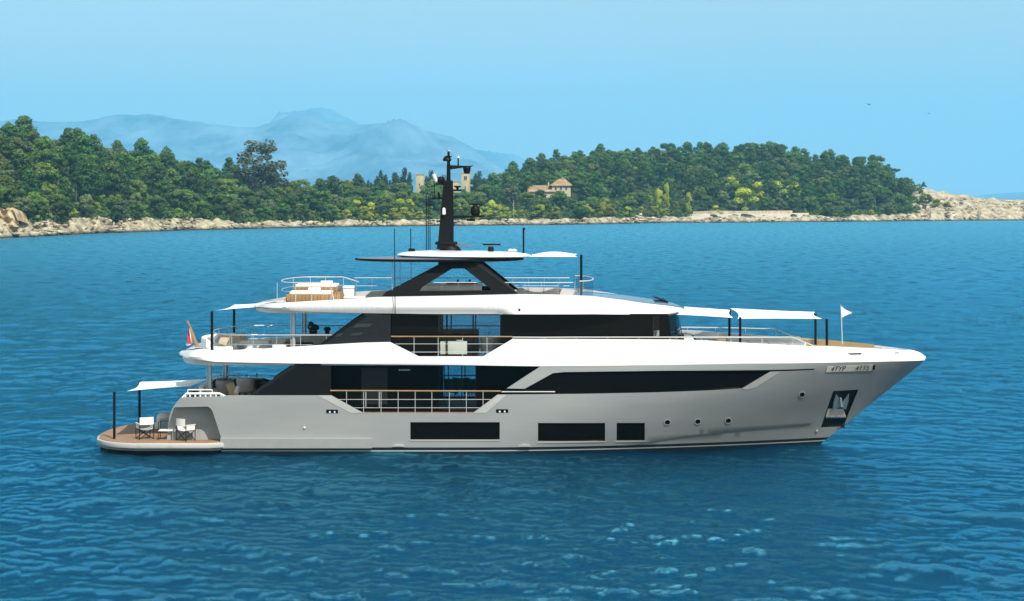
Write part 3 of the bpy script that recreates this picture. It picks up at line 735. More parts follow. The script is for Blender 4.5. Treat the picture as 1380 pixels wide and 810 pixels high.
hull = slab('hull', hull_out, hull_b, 0.14, M['hull'], yacht, holes=WIN2+[ANCH]+[circ(p, 0.15) for p in PORT]+FAIR,
            lines=[[(x, z+0.012) for x, z in chl[1:-1]], [(x, z-0.03) for x, z in chl[1:-1]]], xcols=end_cols(19.8, 14.5), one=True)
slab('hull', poly2([(553, 608), (560, 608)], hull_b)+[], hull_b, 0.1, M['hull'], yacht) if False else None
for i, wp in enumerate(WIN2):
    pad = 0.03
    x0, x1 = min(p[0] for p in wp)-pad, max(p[0] for p in wp)+pad; zz0, zz1 = min(p[1] for p in wp)-pad, max(p[1] for p in wp)+pad
    wo = slab('hull_window', [(x0, zz0), (x1, zz0), (x1, zz1), (x0, zz1)], hull_b, 0.03, M['glass_dark'], yacht, off=-0.05)
    slab('sill', [(x0, zz0+pad-0.055), (x1, zz0+pad-0.055), (x1, zz0+pad), (x0, zz0+pad)], hull_b, 0.06, M['hull_light'], wo, off=0.02)
for p in PORT:
    po = slab('porthole', circ(p, 0.19), hull_b, 0.03, M['glass_dark'], yacht, off=-0.045, st=0.2)
    slab('ring', circ(p, 0.165), hull_b, 0.05, M['hull_light'], po, holes=[circ(p, 0.128)], off=0.02, st=0.2)
for f in FAIR:
    xa, xb, za, zb = f[0][0], f[1][0], f[2][1], f[0][1]
    fo = slab('fairlead', [(xa-.02, za-.02), (xb+.02, za-.02), (xb+.02, zb+.02), (xa-.02, zb+.02)], hull_b, 0.02, M['black'], yacht, off=-0.09)
    for k in (0.3, 0.7):
        xx = xa+(xb-xa)*k; yv = hull_b(xx, za)
        for s in (-1, 1):
            MB().lathe((xx, s*(yv-0.03), za+0.01), [(0.05, 0), (0.055, 0.06), (0.03, 0.10)], 10).build('roller', M['steel'], fo)
# big side window and chamfers, the light on their slopes painted in
slab('side_window', poly2([(700, 531.5), (885, 530), (962, 527), (1002, 524.5), (1040, 500.5), (1042, 498), (900, 498.5), (742, 500.5), (712, 523)], hull_b), hull_b, 0.04, M['glass_dark'], yacht, off=-0.10)
slab('chamfer', poly2([(446.3, 533), (489.5, 556.6), (472, 556.4), (428, 533)], hull_b), hull_b, 0.03, M['hull_light'], yacht, off=0.012)
slab('chamfer', poly2([(638, 556.7), (670.5, 532.1), (683, 532), (655, 556.4)], hull_b), hull_b, 0.03, M['hull_light'], yacht, off=0.012)
slab('chamfer', poly2([(1000, 524.2), (1038, 501.5), (1053, 500.6), (1018, 522.5), (1008, 525)], hull_b), hull_b, 0.03, M['hull_light'], yacht, off=0.012)
# strake along the after hull and its small fittings
slab('rub_strake', poly2([(297.5, 590.5), (500, 591), (501.5, 593), (501.5, 603.5), (297.5, 603.5)], hull_b), hull_b, 0.3, M['hull_plain'], yacht, off=0.16, back=False)
for px, py in ((538, 600.5), (708, 600.8)):
    slab('scupper', poly2([(px-9, py+1), (px-4, py-1.5), (px+4, py-1.2), (px+7, py+1)], hull_b), hull_b, 0.2, M['hull_light'], yacht, off=0.10)
for px, py in ((410.5, 576), (1101, 580.5)):
    p = solve(px, py, hull_b); slab('hull_light', circ(p, 0.055, 10), hull_b, 0.1, M['white'], yacht, off=0.05, st=0.2)
# anchor in its pocket
ap = slab('anchor_pocket', [(p[0]+(p[0]-np.mean([q[0] for q in ANCH]))*0.05, p[1]+(p[1]-np.mean([q[1] for q in ANCH]))*0.05) for p in ANCH], hull_b, 0.03, M['black'], yacht, off=-0.10)
slab('flare_plate', poly2([(1116.5, 551), (1137, 551), (1140.5, 562), (1113, 562)]+[(1113+0.0, 562)][:0], hull_b), hull_b, 0.05, M['plate'], ap, off=-0.04)
for fl in ([(1127, 530.5), (1131, 538), (1132.5, 549), (1122, 552), (1123.5, 541)], [(1144, 530.5), (1143.5, 540), (1140, 552), (1133.5, 549), (1136, 541)]):
    slab('anchor_fluke', poly2(fl, hull_b), hull_b, 0.1, M['gunmetal'], ap, off=0.02)
slab('anchor_shank', poly2([(1131.6, 536), (1134, 536), (1136, 548), (1133, 549)], hull_b), hull_b, 0.12, M['white'], ap, off=0.05)
teeth = []
for k in range(12):
    a = 1113+27.5*k/12; teeth += [(a, 562), (a+1.1, 564)]
slab('grip_edge', poly2([(1113, 561.5)]+teeth+[(1140.5, 562), (1140.5, 561.5)], hull_b), hull_b, 0.04, M['gunmetal'], ap, off=-0.035)
# name lettering at the bow
def hull_text(txt, px0, px1, py0, py1, slant, mat, parent, off, tilt=0.0, name='lettering'):
    cu = bpy.data.curves.new('t', 'FONT'); cu.body = txt; cu.fill_mode = 'FRONT'
    ob = bpy.data.objects.new('t', cu); C.objects.link(ob)
    dg = bpy.context.evaluated_depsgraph_get(); me = bpy.data.meshes.new_from_object(ob.evaluated_get(dg))
    bpy.data.objects.remove(ob)
    xs = [v.co.x for v in me.vertices]; ys = [v.co.y for v in me.vertices]; a, b, c, d = min(xs), max(xs), min(ys), max(ys)
    for v in me.vertices:
        u = (v.co.x-a)/(b-a); t = (v.co.y-c)/(d-c)
        px = px0+(px1-px0)*u+slant*t; py = py1+(py0-py1)*t+tilt*u
        X, z = solve(px, py, hull_b); v.co = (X, -(hull_b(X, z)+off), z)
    me.name = name
    return link_mesh(name, me, mat, parent, None)
np_ = slab('name_plate', poly2([(1113, 501.6), (1115, 494.4), (1177.5, 491.6), (1176, 499.4)], hull_b), hull_b, 0.05, M['plate'], yacht, off=0.02)
hull_text('4TYP', 1119, 1138, 493.8, 500.6, 2.5, M['black'], np_, 0.035, -0.8)
hull_text('4TTS', 1152, 1170, 492.6, 499.4, 2.5, M['black'], np_, 0.035, -0.8)
slab('end_cap', poly2([(1175.5, 498.6), (1176.5, 491.8), (1179.5, 491.6), (1178.8, 498)], hull_b), hull_b, 0.06, M['black'], np_, off=0.03)

# transom, recess beside the platform
edge = poly2([(233.5, 549), (237, 543.5), (242, 537.5), (250, 535.5)], hull_b)
mb = MB()
mb.grid([[(x-0.15*(1-t*t), t*hull_b(x, z), z) for t in np.linspace(-1, 1, 15)] for x, z in edge])
mb.build('transom', M['hull'], yacht)
REC = -3.0
rec = [(p[0], p[1]) for p in poly2([(224.5, 600), (225.5, 580), (229, 560), (233.5, 549), (281.5, 548), (287, 552.5), (291, 560), (304, 592), (304, 600)], flat_b(3.0))]
slab('stern_quarter', rec, lambda X, z: 3.0+0.22*sm(1.0, 2.4, z), 0.15, M['hull_plain'], yacht)
# soffit and slanted cheek joining hull side and recess
jo = poly2([(299, 606), (297.5, 588), (287, 556), (284.5, 551), (280, 548), (233.5, 549)], hull_b)
for s in (1, -1):
    MB().grid([[(x, -s*(hull_b(x, z)-0.02), z) for x, z in jo], [(x+0.05, -s*2.85, z-0.02) for x, z in jo]], flip=s < 0).build('recess_cheek', M['hull_plain'], yacht, smooth=30)
mb = MB(); mb.bx(W(234, 0, -2.9).x, c0(300), -2.9, 2.9, -0.6, 2.14); 
mb.build('stern_block', M['hull_plain'], yacht)
# swim platform
PZ = 0.56
pp = [(-19.4, -2.6), (-18.85, -3.45), (-18.2, -3.95), (-17.4, -4.2), (-13.95, -4.2), (-13.05, -3.75)]
full = [(x, y) for x, y in pp]+[(-13.05, 3.75), (-13.95, 4.2), (-17.4, 4.2), (-18.5, 4.0), (-19.1, 2.9), (-19.55, 1.3), (-19.68, 0), (-19.63, -1.4)]
spf = MB().plan(full, PZ-0.25, PZ-0.02).build('swim_platform', M['hull_light'], yacht, bevel=0.03)
def shrink(poly, s, cx_, cy_): return [(cx_+(x-cx_)*s[0], cy_+(y-cy_)*s[1]) for x, y in poly]
MB().plan(shrink(full, (0.975, 0.965), -16.4, 0), PZ-0.02, PZ+0.012).build('teak_deck', M['teak'], spf, smooth=None)
MB().plan(shrink(full, (0.985, 0.93), -15.5, 0), 0.17, PZ-0.25).build('lower_step', M['hull_plain'], spf, smooth=None)
MB().plan(shrink(full, (0.97, 0.90), -15.5, 0), -0.5, 0.17).build('underbody', M['black'], spf, smooth=None)
for px in (188, 229):
    p = W(px, 598.2, -4.2); MB().box((p.x, -4.205, 0.42), (0.10, 0.03, 0.05)).build('fender_eye', M['steel'], spf)

# ---- decks and interior
xs_main = list(np.linspace(-15.15, 17.2, 40))
deck('main_deck', hull_b, 1.86, [-12.5]+[x for x in xs_main if -12.3 < x < 13], 0.12, M['teak'], yacht, 0.12)
deck('aft_deck', hull_b, 2.2, list(np.linspace(-15.1, -12.5, 8)), 0.05, M['teak'], yacht, 0.1)
xs_up = list(-15.9+2.0*np.array([0.03, 0.1, 0.2, 0.35, 0.6, 1.0]))+list(np.linspace(-13.2, 18.6, 36))
deck('upper_deck', band_b, 4.33, xs_up, 0.24, M['white'], yacht, 0.2)
# ceiling strip over the side passage
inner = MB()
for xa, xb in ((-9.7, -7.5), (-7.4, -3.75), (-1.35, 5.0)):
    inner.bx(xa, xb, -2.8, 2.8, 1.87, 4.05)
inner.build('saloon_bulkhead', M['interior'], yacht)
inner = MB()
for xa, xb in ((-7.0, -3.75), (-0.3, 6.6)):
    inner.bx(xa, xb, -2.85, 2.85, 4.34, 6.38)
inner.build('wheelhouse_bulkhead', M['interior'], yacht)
# main deck glass wall with its clear bays
mbay = [(-3.42, 1.95), (-1.70, 1.95), (-1.70, 4.0), (-3.42, 4.0)]
slab('saloon_wall', [(-10.3, 1.86), (5.0, 1.86), (5.0, 4.06), (-9.4, 4.06)], flat_b(3.0), 0.06, M['glass_dark'], yacht, holes=[mbay], st=1.0)
for xa, xb in ((-3.42, -3.18), (-3.14, -2.36), (-2.30, -1.70)):
    pw = slab('saloon_window', [(xa, 1.95), (xb, 1.95), (xb, 4.0), (xa, 4.0)], flat_b(2.98), 0.02, M['glass_tint'], yacht, st=1.0)
    slab('mullion', [(xb, 1.95), (xb+0.05, 1.95), (xb+0.05, 4.0), (xb, 4.0)], flat_b(3.02), 0.06, M['black'], pw, st=1.0)
slab('painted_reflection', poly2([(487, 545), (487, 496), (522, 496), (522, 545)], flat_b(3.03)), flat_b(3.03), 0.02, M['charcoal2'], yacht, st=1.0)  # grey panel paints a reflection lying on the dark glass wall
# after wing panels
slab('wing_panel', poly2([(342, 532.6), (347, 525.5), (371, 509), (398, 491.5), (410, 491), (410, 488), (432, 488), (432, 493), (446, 493), (446, 532.6)], flat_b(3.86)), flat_b(3.86), 0.14, M['charcoal'], yacht, st=0.8)
slab('wing_cap', poly2([(340, 530), (347, 524.5), (398, 490.6), (404, 490.6), (352, 526.5), (345, 532.5)], flat_b(3.88)), flat_b(3.88), 0.2, M['charcoal2'], yacht, st=0.8)
slab('wing_panel', poly2([(410, 467), (432, 463.5), (450, 450), (464, 440), (478, 431), (491, 424.5), (491, 420.5), (514, 420.5), (514, 424), (526.5, 424.5), (526.5, 462), (440, 466)], flat_b(3.5)), flat_b(3.5), 0.12, M['charcoal2'], yacht, st=0.8)
wpn = slab('wing_cap', poly2([(408, 467), (432, 463), (450, 449.5), (464, 439.5), (478, 430.5), (491, 424), (494, 426), (470, 440), (440, 461), (428, 467)], flat_b(3.53)), flat_b(3.53), 0.2, M['charcoal'], yacht, st=0.8)
for q in ([(481, 436.5), (503, 436), (497, 441), (475, 441.5)], [(476, 448.5), (491, 447.5), (485, 452), (470, 452.5)], [(455, 449), (464, 448.6), (457, 453.6), (450, 454)]):
    slab('wing_window', poly2(q, flat_b(3.52)), flat_b(3.52), 0.03, M['wing_glass'], yacht, st=0.8)
# upper deck glass wall
ubay = [(-3.42, 4.36), (-0.55, 4.36), (-0.55, 6.36), (-3.42, 6.36)]
fbay = poly2([(880, 426.5), (888.5, 426.5), (888.5, 453), (880, 454)], flat_b(3.05))
slab('wheelhouse_wall', [(-5.7, 4.34)]+poly2([(905, 457)], flat_b(3.05))+poly2([(900.5, 423)], flat_b(3.05))+[(-5.7, 6.44)], flat_b(3.05), 0.06, M['glass_dark'], yacht, holes=[ubay, fbay], st=1.0)
for xa, xb in ((-3.42, -3.06), (-3.0, -1.84), (-1.76, -0.55)):
    pw = slab('upper_window', [(xa, 4.36), (xb, 4.36), (xb, 6.36), (xa, 6.36)], flat_b(3.03), 0.02, M['glass_tint'], yacht, st=1.0)
    if xb < -1: slab('mullion', [(xb, 4.36), (xb+0.07, 4.36), (xb+0.07, 6.36), (xb, 6.36)], flat_b(3.07), 0.06, M['black'], pw, st=1.0)
slab('upper_window', fbay, flat_b(3.03), 0.02, M['glass_tint'], yacht, st=1.0)
fx = solve(900.5, 423, flat_b(3.05))[0]; fx2 = solve(905, 457, flat_b(3.05))[0]
wf = MB().grid([[(fx+0.75*(1-(y/3.05)**2), y, 6.42) for y in np.linspace(-3.05, 3.05, 13)], [(fx2+0.75*(1-(y/3.05)**2), y, 4.34) for y in np.linspace(-3.05, 3.05, 13)]], flip=True).build('windscreen', M['glass_dark'], yacht)
for y in (-2.2, 0.0, 2.2):
    xx = fx2+0.75*(1-(y/3.05)**2); MB().tube([(xx+0.03, y, 4.5), (xx+0.01, y+0.06, 5.3), (xx-0.1, y+0.1, 5.9)], 0.018, 6).build('wiper', M['black'], wf)
# dado furniture seen through the clear bays
cab = MB(); cab.bx(-3.35, -1.62, 0.9, 1.5, 4.35, 5.42); cab.build('inner_cabinet', M['interior'], yacht)

# ---- white upper bulwark
band_out = poly2([(273, 485.2), (290, 487.6), (395, 489.8), (600, 491.8), (728, 493.6), (880, 492.2), (1000, 489.9), (1140, 488.0), (1200, 486.8), (1246, 485.2, 0), (1247.5, 480.5, 0), (1240, 475, 0), (1231, 472, 0)], band_b)
band_out += poly2([(1180, 470), (1120, 467.2), (1095, 466.8), (1002, 462.2), (955, 459.2), (902, 457.6), (690.8, 456.9), (651, 480.6), (564, 480.6), (525.6, 461.2), (490, 462), (418, 466), (362, 469.8), (320, 471.8), (286.5, 472.6), (270, 470.5)], band_b)
band_out += [(-15.55, 4.62), (-15.85, 4.45)]
bulwark = slab('bulwark', band_out, band_b, 0.22, M['white'], yacht, lines=[[(-12.8, 4.27), (14, 4.27)], [(-12.8, 4.10), (14, 4.10)], [(1.36, 5.22), (2.93, 4.34), (9.5, 4.34)], [(1.48, 5.22), (3.03, 4.345)]],
               xcols=end_cols(19.6, 14)+end_cols(-15.9, -13.6), st=0.3, one=True)
slab('bulwark_groove', poly2([(771, 466.5), (776, 470.2), (930, 470.4), (1020, 471.5), (1020, 470.6), (930, 469.3), (777, 469.2), (773, 466.5)], band_b), band_b, 0.03, M['hull_light'], bulwark, off=0.006)
for q in ([(1142, 476), (1162, 475.6), (1160, 477.8), (1146, 478)], [(1205, 475.2), (1212, 474.8), (1211, 476.2), (1206, 476.4)]):
    slab('hawse_slot', poly2(q, band_b), band_b, 0.03, M['black'], bulwark, off=0.012, st=0.2)
# inside of the bow bulwark in tan, caps
for s in (1, -1):
    rows = []; mb = MB()
    for x in np.linspace(13.9, 17.6, 12):
        yb = band_b(x, 4.6); rows.append([(x, s*(yb-0.26), 4.34), (x, s*(yb-0.30), 4.95-0.07*(x-13.9))])
    mb.grid(rows, flip=s > 0); mb.grid([[(p[0], p[1]-s*0.03, p[2]) for p in r] for r in rows], flip=s < 0)
    mb.build('bow_lining', M['tan'], yacht)
MB().plan([(x, -max(0.05, band_b(x, 4.7)-0.2)) for x in np.linspace(14, 18.3, 8)]+[(x, max(0.05, band_b(x, 4.7)-0.2)) for x in np.linspace(18.3, 14, 8)], 4.34, 4.42).build('foredeck', M['white'], yacht, smooth=None)

# ---- roof of the upper deck = sun deck
roof_out = poly2([(345, 411.5, 0), (352, 414.2), (383, 418.5), (423, 420.4), (491, 422), (600, 423.4), (695, 423.6), (800, 423.4), (900, 423), (912, 421.6), (922.5, 420.2, 0), (923, 417.2, 0), (917, 414.3, 0)], roof_b)
roof_out += poly2([(904, 412.6), (849.6, 405.9), (797, 399.2), (745, 397.2), (699, 396.8), (600, 399), (509, 400.6), (462, 403.6), (420, 406), (373, 408.2)], roof_b)
roof_out += [(-12.1, 6.78), (-12.35, 6.72)]
roof = slab('roof_coaming', roof_out, roof_b, 0.35, M['white'], yacht, lines=[[(-10.5, 6.78), (-0.5, 6.80), (0.2, 6.40)], [(-10.5, 6.60), (-0.4, 6.62)]], xcols=end_cols(8.3, 4)+end_cols(-12.4, -10), st=0.26, one=True)
xs_r = list(-12.4+2.4*np.array([0.03, 0.1, 0.2, 0.35, 0.6, 1.0]))+list(np.linspace(-9.5, 7.0, 20))
sd = deck('sun_deck', roof_b, 6.62, xs_r, 0.16, M['white'], yacht, 0.3)
deck('deck_teak', roof_b, 6.66, [x for x in xs_r if x < 3.3 and x > -12], 0.036, M['teak'], sd, 0.45)
rows = []
for x in np.linspace(3.1, 8.25, 16):
    zt = float(np.interp(x, [3.1, 3.5, 5.5, 7.4, 8.0, 8.25], [7.10, 7.15, 7.01, 6.75, 6.58, 6.42])); yb = max(0.15, roof_b(x, 6.5)-0.12)
    rows.append([(x, y*yb, zt-0.02+0.13*(1-y*y)*1.0) for y in np.linspace(-1, 1, 15)])
MB().grid(rows).build('roof_crown', M['bluegrey'], yacht)
MB().grid([[(3.1, y, 6.6) for y in np.linspace(-3.3, 3.3, 5)], [(3.1, y, 7.08+0.10*(1-(y/3.3)**2)) for y in np.linspace(-3.3, 3.3, 5)]], flip=True).build('crown_end', M['white'], yacht)
p = W(891, 406, 0)
rot = Matrix.Rotation(R(20), 3, 'Y')
ht = MB(); ht.box((p.x-0.1, 0, p.z-0.06), (0.62, 1.5, 0.10), rot=rot); ht.box((p.x-0.02, 0, p.z+0.10), (0.66, 1.5, 0.05), rot=rot); ht.box((p.x+0.16, -0.5, p.z+0.0), (0.05, 0.05, 0.24)); ht.box((p.x+0.16, 0.5, p.z+0.0), (0.05, 0.05, 0.24))
ht.build('roof_hatch', M['black'], yacht, bevel=0.015)
pl_ = solve(700, 417.5, roof_b); slab('side_light', [(pl_[0]-.045, pl_[1]-.04), (pl_[0]+.045, pl_[1]-.04), (pl_[0]+.045, pl_[1]+.05), (pl_[0]-.045, pl_[1]+.05)], roof_b, 0.05, M['black'], roof, off=0.03, st=0.2)

# ---- pillars
for px, Y, ztop, zb in ((283, -2.6, 4.12, 2.2), (305, 2.6, 4.12, 2.2), (396, -2.5, 6.5, 4.34), (411, 2.5, 6.5, 4.34)):
    p = W(px, 400, Y); MB().tube([(p.x, Y, zb), (p.x, Y, ztop)], 0.085, 14).tube([(p.x-.13, Y, zb), (p.x-.13, Y, ztop)], 0.03, 8).build('pillar', M['steel'], yacht)

# ---- arch, hardtop, mast
AY = 2.55
def arch_poly(pts): return poly2(pts, flat_b(AY))
aouter = arch_poly([(506.4, 403), (590, 358.6), (590, 349), (645, 349), (644.5, 352), (699.5, 396.6), (681, 397.5), (533, 399.5)])
ahole = arch_poly([(608.7, 362.4), (625.7, 362.4), (664, 391.8), (560.5, 392.6), (566, 391), (569, 387)])
slab('arch', aouter, lambda X, z: AY-0.22*(z-7.0), 0.42, M['charcoal'], yacht, holes=[ahole], st=0.5)
slab('arch_edge', arch_poly([(643, 353), (699.5, 396.6), (697, 396.8), (638, 354.5)]), lambda X, z: AY-0.22*(z-7.0), 0.3, M['charcoal2'], yacht, off=0.03, st=0.5)
HZ = z0(349.5)
def ell(xc, a, b, n=40, e=2.3):
    out = []
    for i in range(n):
        t = 2*math.pi*i/n; c_, s_ = math.cos(t), math.sin(t)
        out.append((xc+a*math.copysign(abs(c_)**(2/e), c_), b*math.copysign(abs(s_)**(2/e), s_)))
    return out
hx0, hx1 = c0(478), c0(706)
mb = MB(); nlay = [(1.0, 0.0), (1.0, 0.09), (0.9, 0.16), (0.6, 0.24)]
base = ell((hx0+hx1)/2, (hx1-hx0)/2, 2.7, 48, 2.0); xm = (hx0+hx1)/2
zb = z0(351)
lay = [[(xm+(x-xm)*s, y*s, zb+(h if h < .13 else .12+(h-.12)*(0.3+0.7*(x-hx0)/(hx1-hx0)))) for x, y in base] for s, h in ((0.93, 0.0), (0.995, 0.03), (1.0, 0.11), (0.97, 0.14), (0.7, 0.27))]
for a, b in zip(lay[:-1], lay[1:]): mb.grid([a+[a[0]], b+[b[0]]], flip=False)
mb.add(lay[0], [tuple(range(48))[::-1]]); mb.add(lay[-1], [tuple(range(48))])
mb.m = [1 if i >= 3*48 and i != len(mb.f)-2 else 0 for i in range(len(mb.f))]
hard = mb.build('hardtop', [M['black'], M['darkroof']], yacht, smooth=30)
wx0, wx1 = c0(535), c0(716); xm = (wx0+wx1)/2
base = ell(xm, (wx1-wx0)/2, 2.45, 56, 2.2)
zw = z0(345.5); mb = MB()
lay = [[(xm+(x-xm)*s, y*s, zw+h+0.02*(x-xm)*-0.4) for x, y in base] for s, h in ((0.955, 0.0), (1.0, 0.055), (0.99, 0.10), (0.93, 0.16), (0.8, 0.215), (0.55, 0.255), (0.25, 0.27))]
for a, b in zip(lay[:-1], lay[1:]): mb.grid([a+[a[0]], b+[b[0]]])
mb.add(lay[0], [tuple(range(56))[::-1]]); mb.add(lay[-1], [tuple(range(56))])
mb.build('hardtop_shell', M['white'], hard, smooth=50)
for px in (612, 637):
    p = W(px, 347.5, -2.2); MB().box((p.x, -1.9, p.z), (0.7, 0.35, 0.1)).build('hardtop_bracket', M['darkroof'], hard, bevel=0.02)
ht0 = zw+0.25
mast = MB().prism([(p.x, p.z) for p in (W(590.5, 334), W(592.5, 324), W(597.5, 268), W(600, 245), W(608.5, 245), W(609.5, 300), W(609.5, 326), W(613, 334))], -0.30, 0.30).build('mast', M['black'], yacht, bevel=0.06)
p = W(601, 338); MB().lathe((p.x+0.2, 0, ht0-0.02), [(0.55, 0), (0.5, 0.14), (0.36, 0.28), (0.3, 0.4)], 24, sx=1.0, sy=0.8).build('mast_foot', M['black'], mast)
MB().box(W(601.5, 327.6)+Vector((0, 0, 0)), (1.05, 0.7, 0.14)).build('mast_plate', M['black'], mast, bevel=0.03)
MB().prism([(p.x, p.z) for p in (W(609, 327), W(616, 327.5), W(640, 331.8), W(609, 331))], -0.22, 0.22).build('spreader', M['darkroof'], mast)
def bar(name, a, b, r=0.05, mat='black', par=None): return MB().tube([a, b], r, 8).build(name, M[mat], par or mast)
p = W(604.5, 245); q = W(604.5, 203)
topm = MB().tube([p, W(604.5, 224), W(604.5, 204)], [0.11, 0.09, 0.055], 10).build('top_mast', M['black'], mast)
bar('masthead_light', W(604.5, 204), W(604.5, 201.5), 0.10, 'steel', topm); MB().lathe(W(604.5, 211.5), [(0.16, 0), (0.16, 0.05)], 10).build('lamp_ring', M['black'], topm)
MB().lathe(W(602.5, 217.3), [(0.13, 0), (0.17, 0.06), (0.12, 0.2), (0.05, 0.26)], 10, sx=1.3).build('mast_lamp', M['black'], topm)
yard = MB().prism([(p.x, p.z) for p in (W(607, 223), W(633, 223.8), W(637, 223.2), W(634.5, 224.8), W(626, 225.4), W(607, 228.2))], -0.12, 0.12).build('yard', M['black'], mast, bevel=0.01)
MB().lathe(W(629.2, 234.2), [(0.09, 0), (0.15, 0.05), (0.19, 0.28), (0.14, 0.36)], 12).build('camera_dome', M['black'], yard)
bar('whip', W(617.5, 223), W(617.5, 213), 0.035, 'black', yard); bar('whip_tip', W(617.5, 213), W(617.5, 210), 0.06, 'white', yard)
sh = MB().box(W(594, 247.8), (0.50, 0.36, 0.09)).build('shelf', M['black'], mast)
MB().lathe(W(594.2, 247)+Vector((0, 0, 0)), [(0.05, 0), (0.17, 0.05), (0.19, 0.17), (0.13, 0.30), (0.03, 0.33)], 14).build('radome', M['black'], sh)
bar('tube_antenna', W(588.6, 244.5, 0), W(584, 234.6, 0), 0.085, 'white', sh)
sh = MB().box(W(593, 267.3), (0.80, 0.36, 0.09)).build('shelf', M['black'], mast)
bar('stay', W(585.5, 267), W(585.5, 248), 0.02, 'black', sh); bar('horn', W(591.5, 267), W(591.5, 259), 0.05, 'black', sh)
sh = MB().box(W(614.5, 256.5), (0.56, 0.36, 0.09)).build('shelf', M['black'], mast)
bar('satellite_foot', W(616.5, 256), W(616.5, 253), 0.06, 'black', sh); MB().lathe(W(616.5, 253.2), [(0.06, 0), (0.17, 0.05), (0.17, 0.1)], 12).build('satellite_dish', M['black'], sh)
sh = MB().prism([(p.x, p.z) for p in (W(608, 290.5), W(652.5, 290.3), W(652.5, 292.3), W(630, 293.5), W(608, 294.8))], -0.2, 0.2).build('radar_arm', M['black'], mast)
MB().lathe(W(640.5, 290.4), [(0.15, 0), (0.22, 0.06), (0.235, 0.2), (0.22, 0.36), (0.12, 0.48), (0.05, 0.54)], 16).build('radar_body', M['black'], sh)
MB().box(W(641.5, 275.2), (0.66, 0.12, 0.08)).build('radar_scanner', M['black'], sh, bevel=0.02)
MB().box(W(634.5, 296.5), (0.42, 0.2, 0.10)).build('loudhailer', M['black'], sh, bevel=0.03)
MB().lathe(W(598.2, 289.5, -0.4), [(0.05, 0), (0.09, 0.04), (0.075, 0.30), (0.03, 0.34)], 10).build('white_lamp', M['white'], mast)
# other antennas and radar on the hardtop
rd = MB().lathe((c0(661.5), 0, ht0-0.03), [(0.14, 0), (0.14, 0.2), (0.1, 0.26)], 12).build('radar', M['black'], yacht)
MB().box((c0(662.5), 0, ht0+0.32), (0.86, 0.12, 0.08)).build('scanner', M['black'], rd, bevel=0.02)
bar('hardtop_light_post', W(705.5, 341), W(705.5, 309), 0.045, 'black', yacht); MB().box(W(706, 308.5), (0.13, 0.12, 0.12)).build('post_lamp', M['black'], yacht, bevel=0.02)
for px, pyb, pyt, Y in ((553.5, 338, 308, 0.5), (574.5, 337, 262, 0.6), (577, 337, 262, -0.6), (579.5, 336.6, 262, 0.3)):
    bar('whip_antenna', W(px, pyb, Y), W(px, pyt, Y), 0.022, 'black', yacht)
for px, py in ((553, 336.5), (557, 336.8)): MB().lathe(W(px, py+2.2), [(0.09, 0), (0.10, 0.10), (0.04, 0.15)], 10).build('deck_light', M['black'], yacht)
for px in (688, 693): MB().lathe(W(px, 338.4), [(0.14, 0), (0.12, 0.07), (0.04, 0.11)], 12).build('gps_dome', M['white'], yacht)
bar('whip_antenna', W(532.5, 424, -3.8), W(531.5, 308, -3.8), 0.02, 'black', yacht)
for px, Y in ((528.5, -1.6), (539, 1.6), (554, 1.4)): bar('hardtop_prop', W(px, 351.5, Y), W(px, 400, Y), 0.022, 'steel', yacht)

# ---- rails
def at_px(pxs, y, Y): return [W(p, y, Y) for p in pxs]
def railing(name, top, mids, posts, zb, mat='rail_white', rtop=0.025, rp=0.014, topmat=None, par=None, bottoms=None, midclip=None):
    r = MB().tube(top, rtop, 8).build(name, M[topmat or mat], par or yacht)
    for m in mids: MB().tube(m, 0.013, 6).build('mid_rail', M[mat], r)
    for a, b in posts: MB().tube([a, b], rp, 6).build('post', M[mat], r)
    return r
# main deck side rail
for s in (1, -1):
    Y = -3.9*s
    def P3(px, py): p = W(px, py, -3.9); return Vector((p.x, Y, p.z))
    clip = lambda y: (446+(y-533)*43/23.5 if y > 533 else 446, 637+(556.8-y)*33/24.8)
    mids = []
    for y in (538.4, 549.6): a, b = clip(y); mids.append([P3(a, y), P3(b, y)])
    posts = [(P3(x, 527), P3(x, 557)) for x in (467, 490, 513.5, 536.5, 559.5, 582, 605.5, 628.5)]
    posts += [(P3(651, 527), P3(651, 547))]
    railing('railing', [P3(445, 526.5), P3(675, 527.2)], mids, posts, 0, topmat='teak_rail', rtop=0.033)
    MB().tube([P3(493, 528), P3(493, 549), P3(511, 549), P3(511, 528)], 0.02, 6).build('gate', M['rail_white'], yacht)
    MB().tube([P3(676, 528), P3(748, 528)], 0.028, 8).build('grab_rail', M['rail_white'], yacht)
    # upper deck side rail
    Y = -3.72*s
    def P3(px, py): p = W(px, py, -3.72); return Vector((p.x, Y, p.z))
    posts = [(P3(x, 454), P3(x, 481)) for x in (558, 590.5, 623.5)]+[(P3(656.3, 454), P3(656.3, 477))]
    railing('railing', [P3(527, 453.5), P3(691, 453.8)], [[P3(533, 463.5), P3(679, 463.5)], [P3(554, 474.5), P3(661, 474.5)]], posts, 0, topmat='teak_rail', rtop=0.03)
    p0 = solve(691, 454, band_b)
    pts = []; posts = []
    for px in (691, 733.7, 776.5, 818.5, 861, 903, 945, 985, 1027, 1068):
        X, z = solve(px, 454.6, band_b); yb = (band_b(X, 5.1)-0.1)
        pts.append(Vector((X, -s*yb, z))); zb_ = solve(px, 458+max(0, px-903)*0.045, band_b)[1]
        posts.append((pts[-1], Vector((X, -s*yb, zb_-0.05))))
    X, z = solve(1096, 465.5, band_b); pts.append(Vector((X, -s*(band_b(X, 4.9)-0.1), 4.9)))
    railing('bow_rail', pts, [], posts, 0, rtop=0.03)
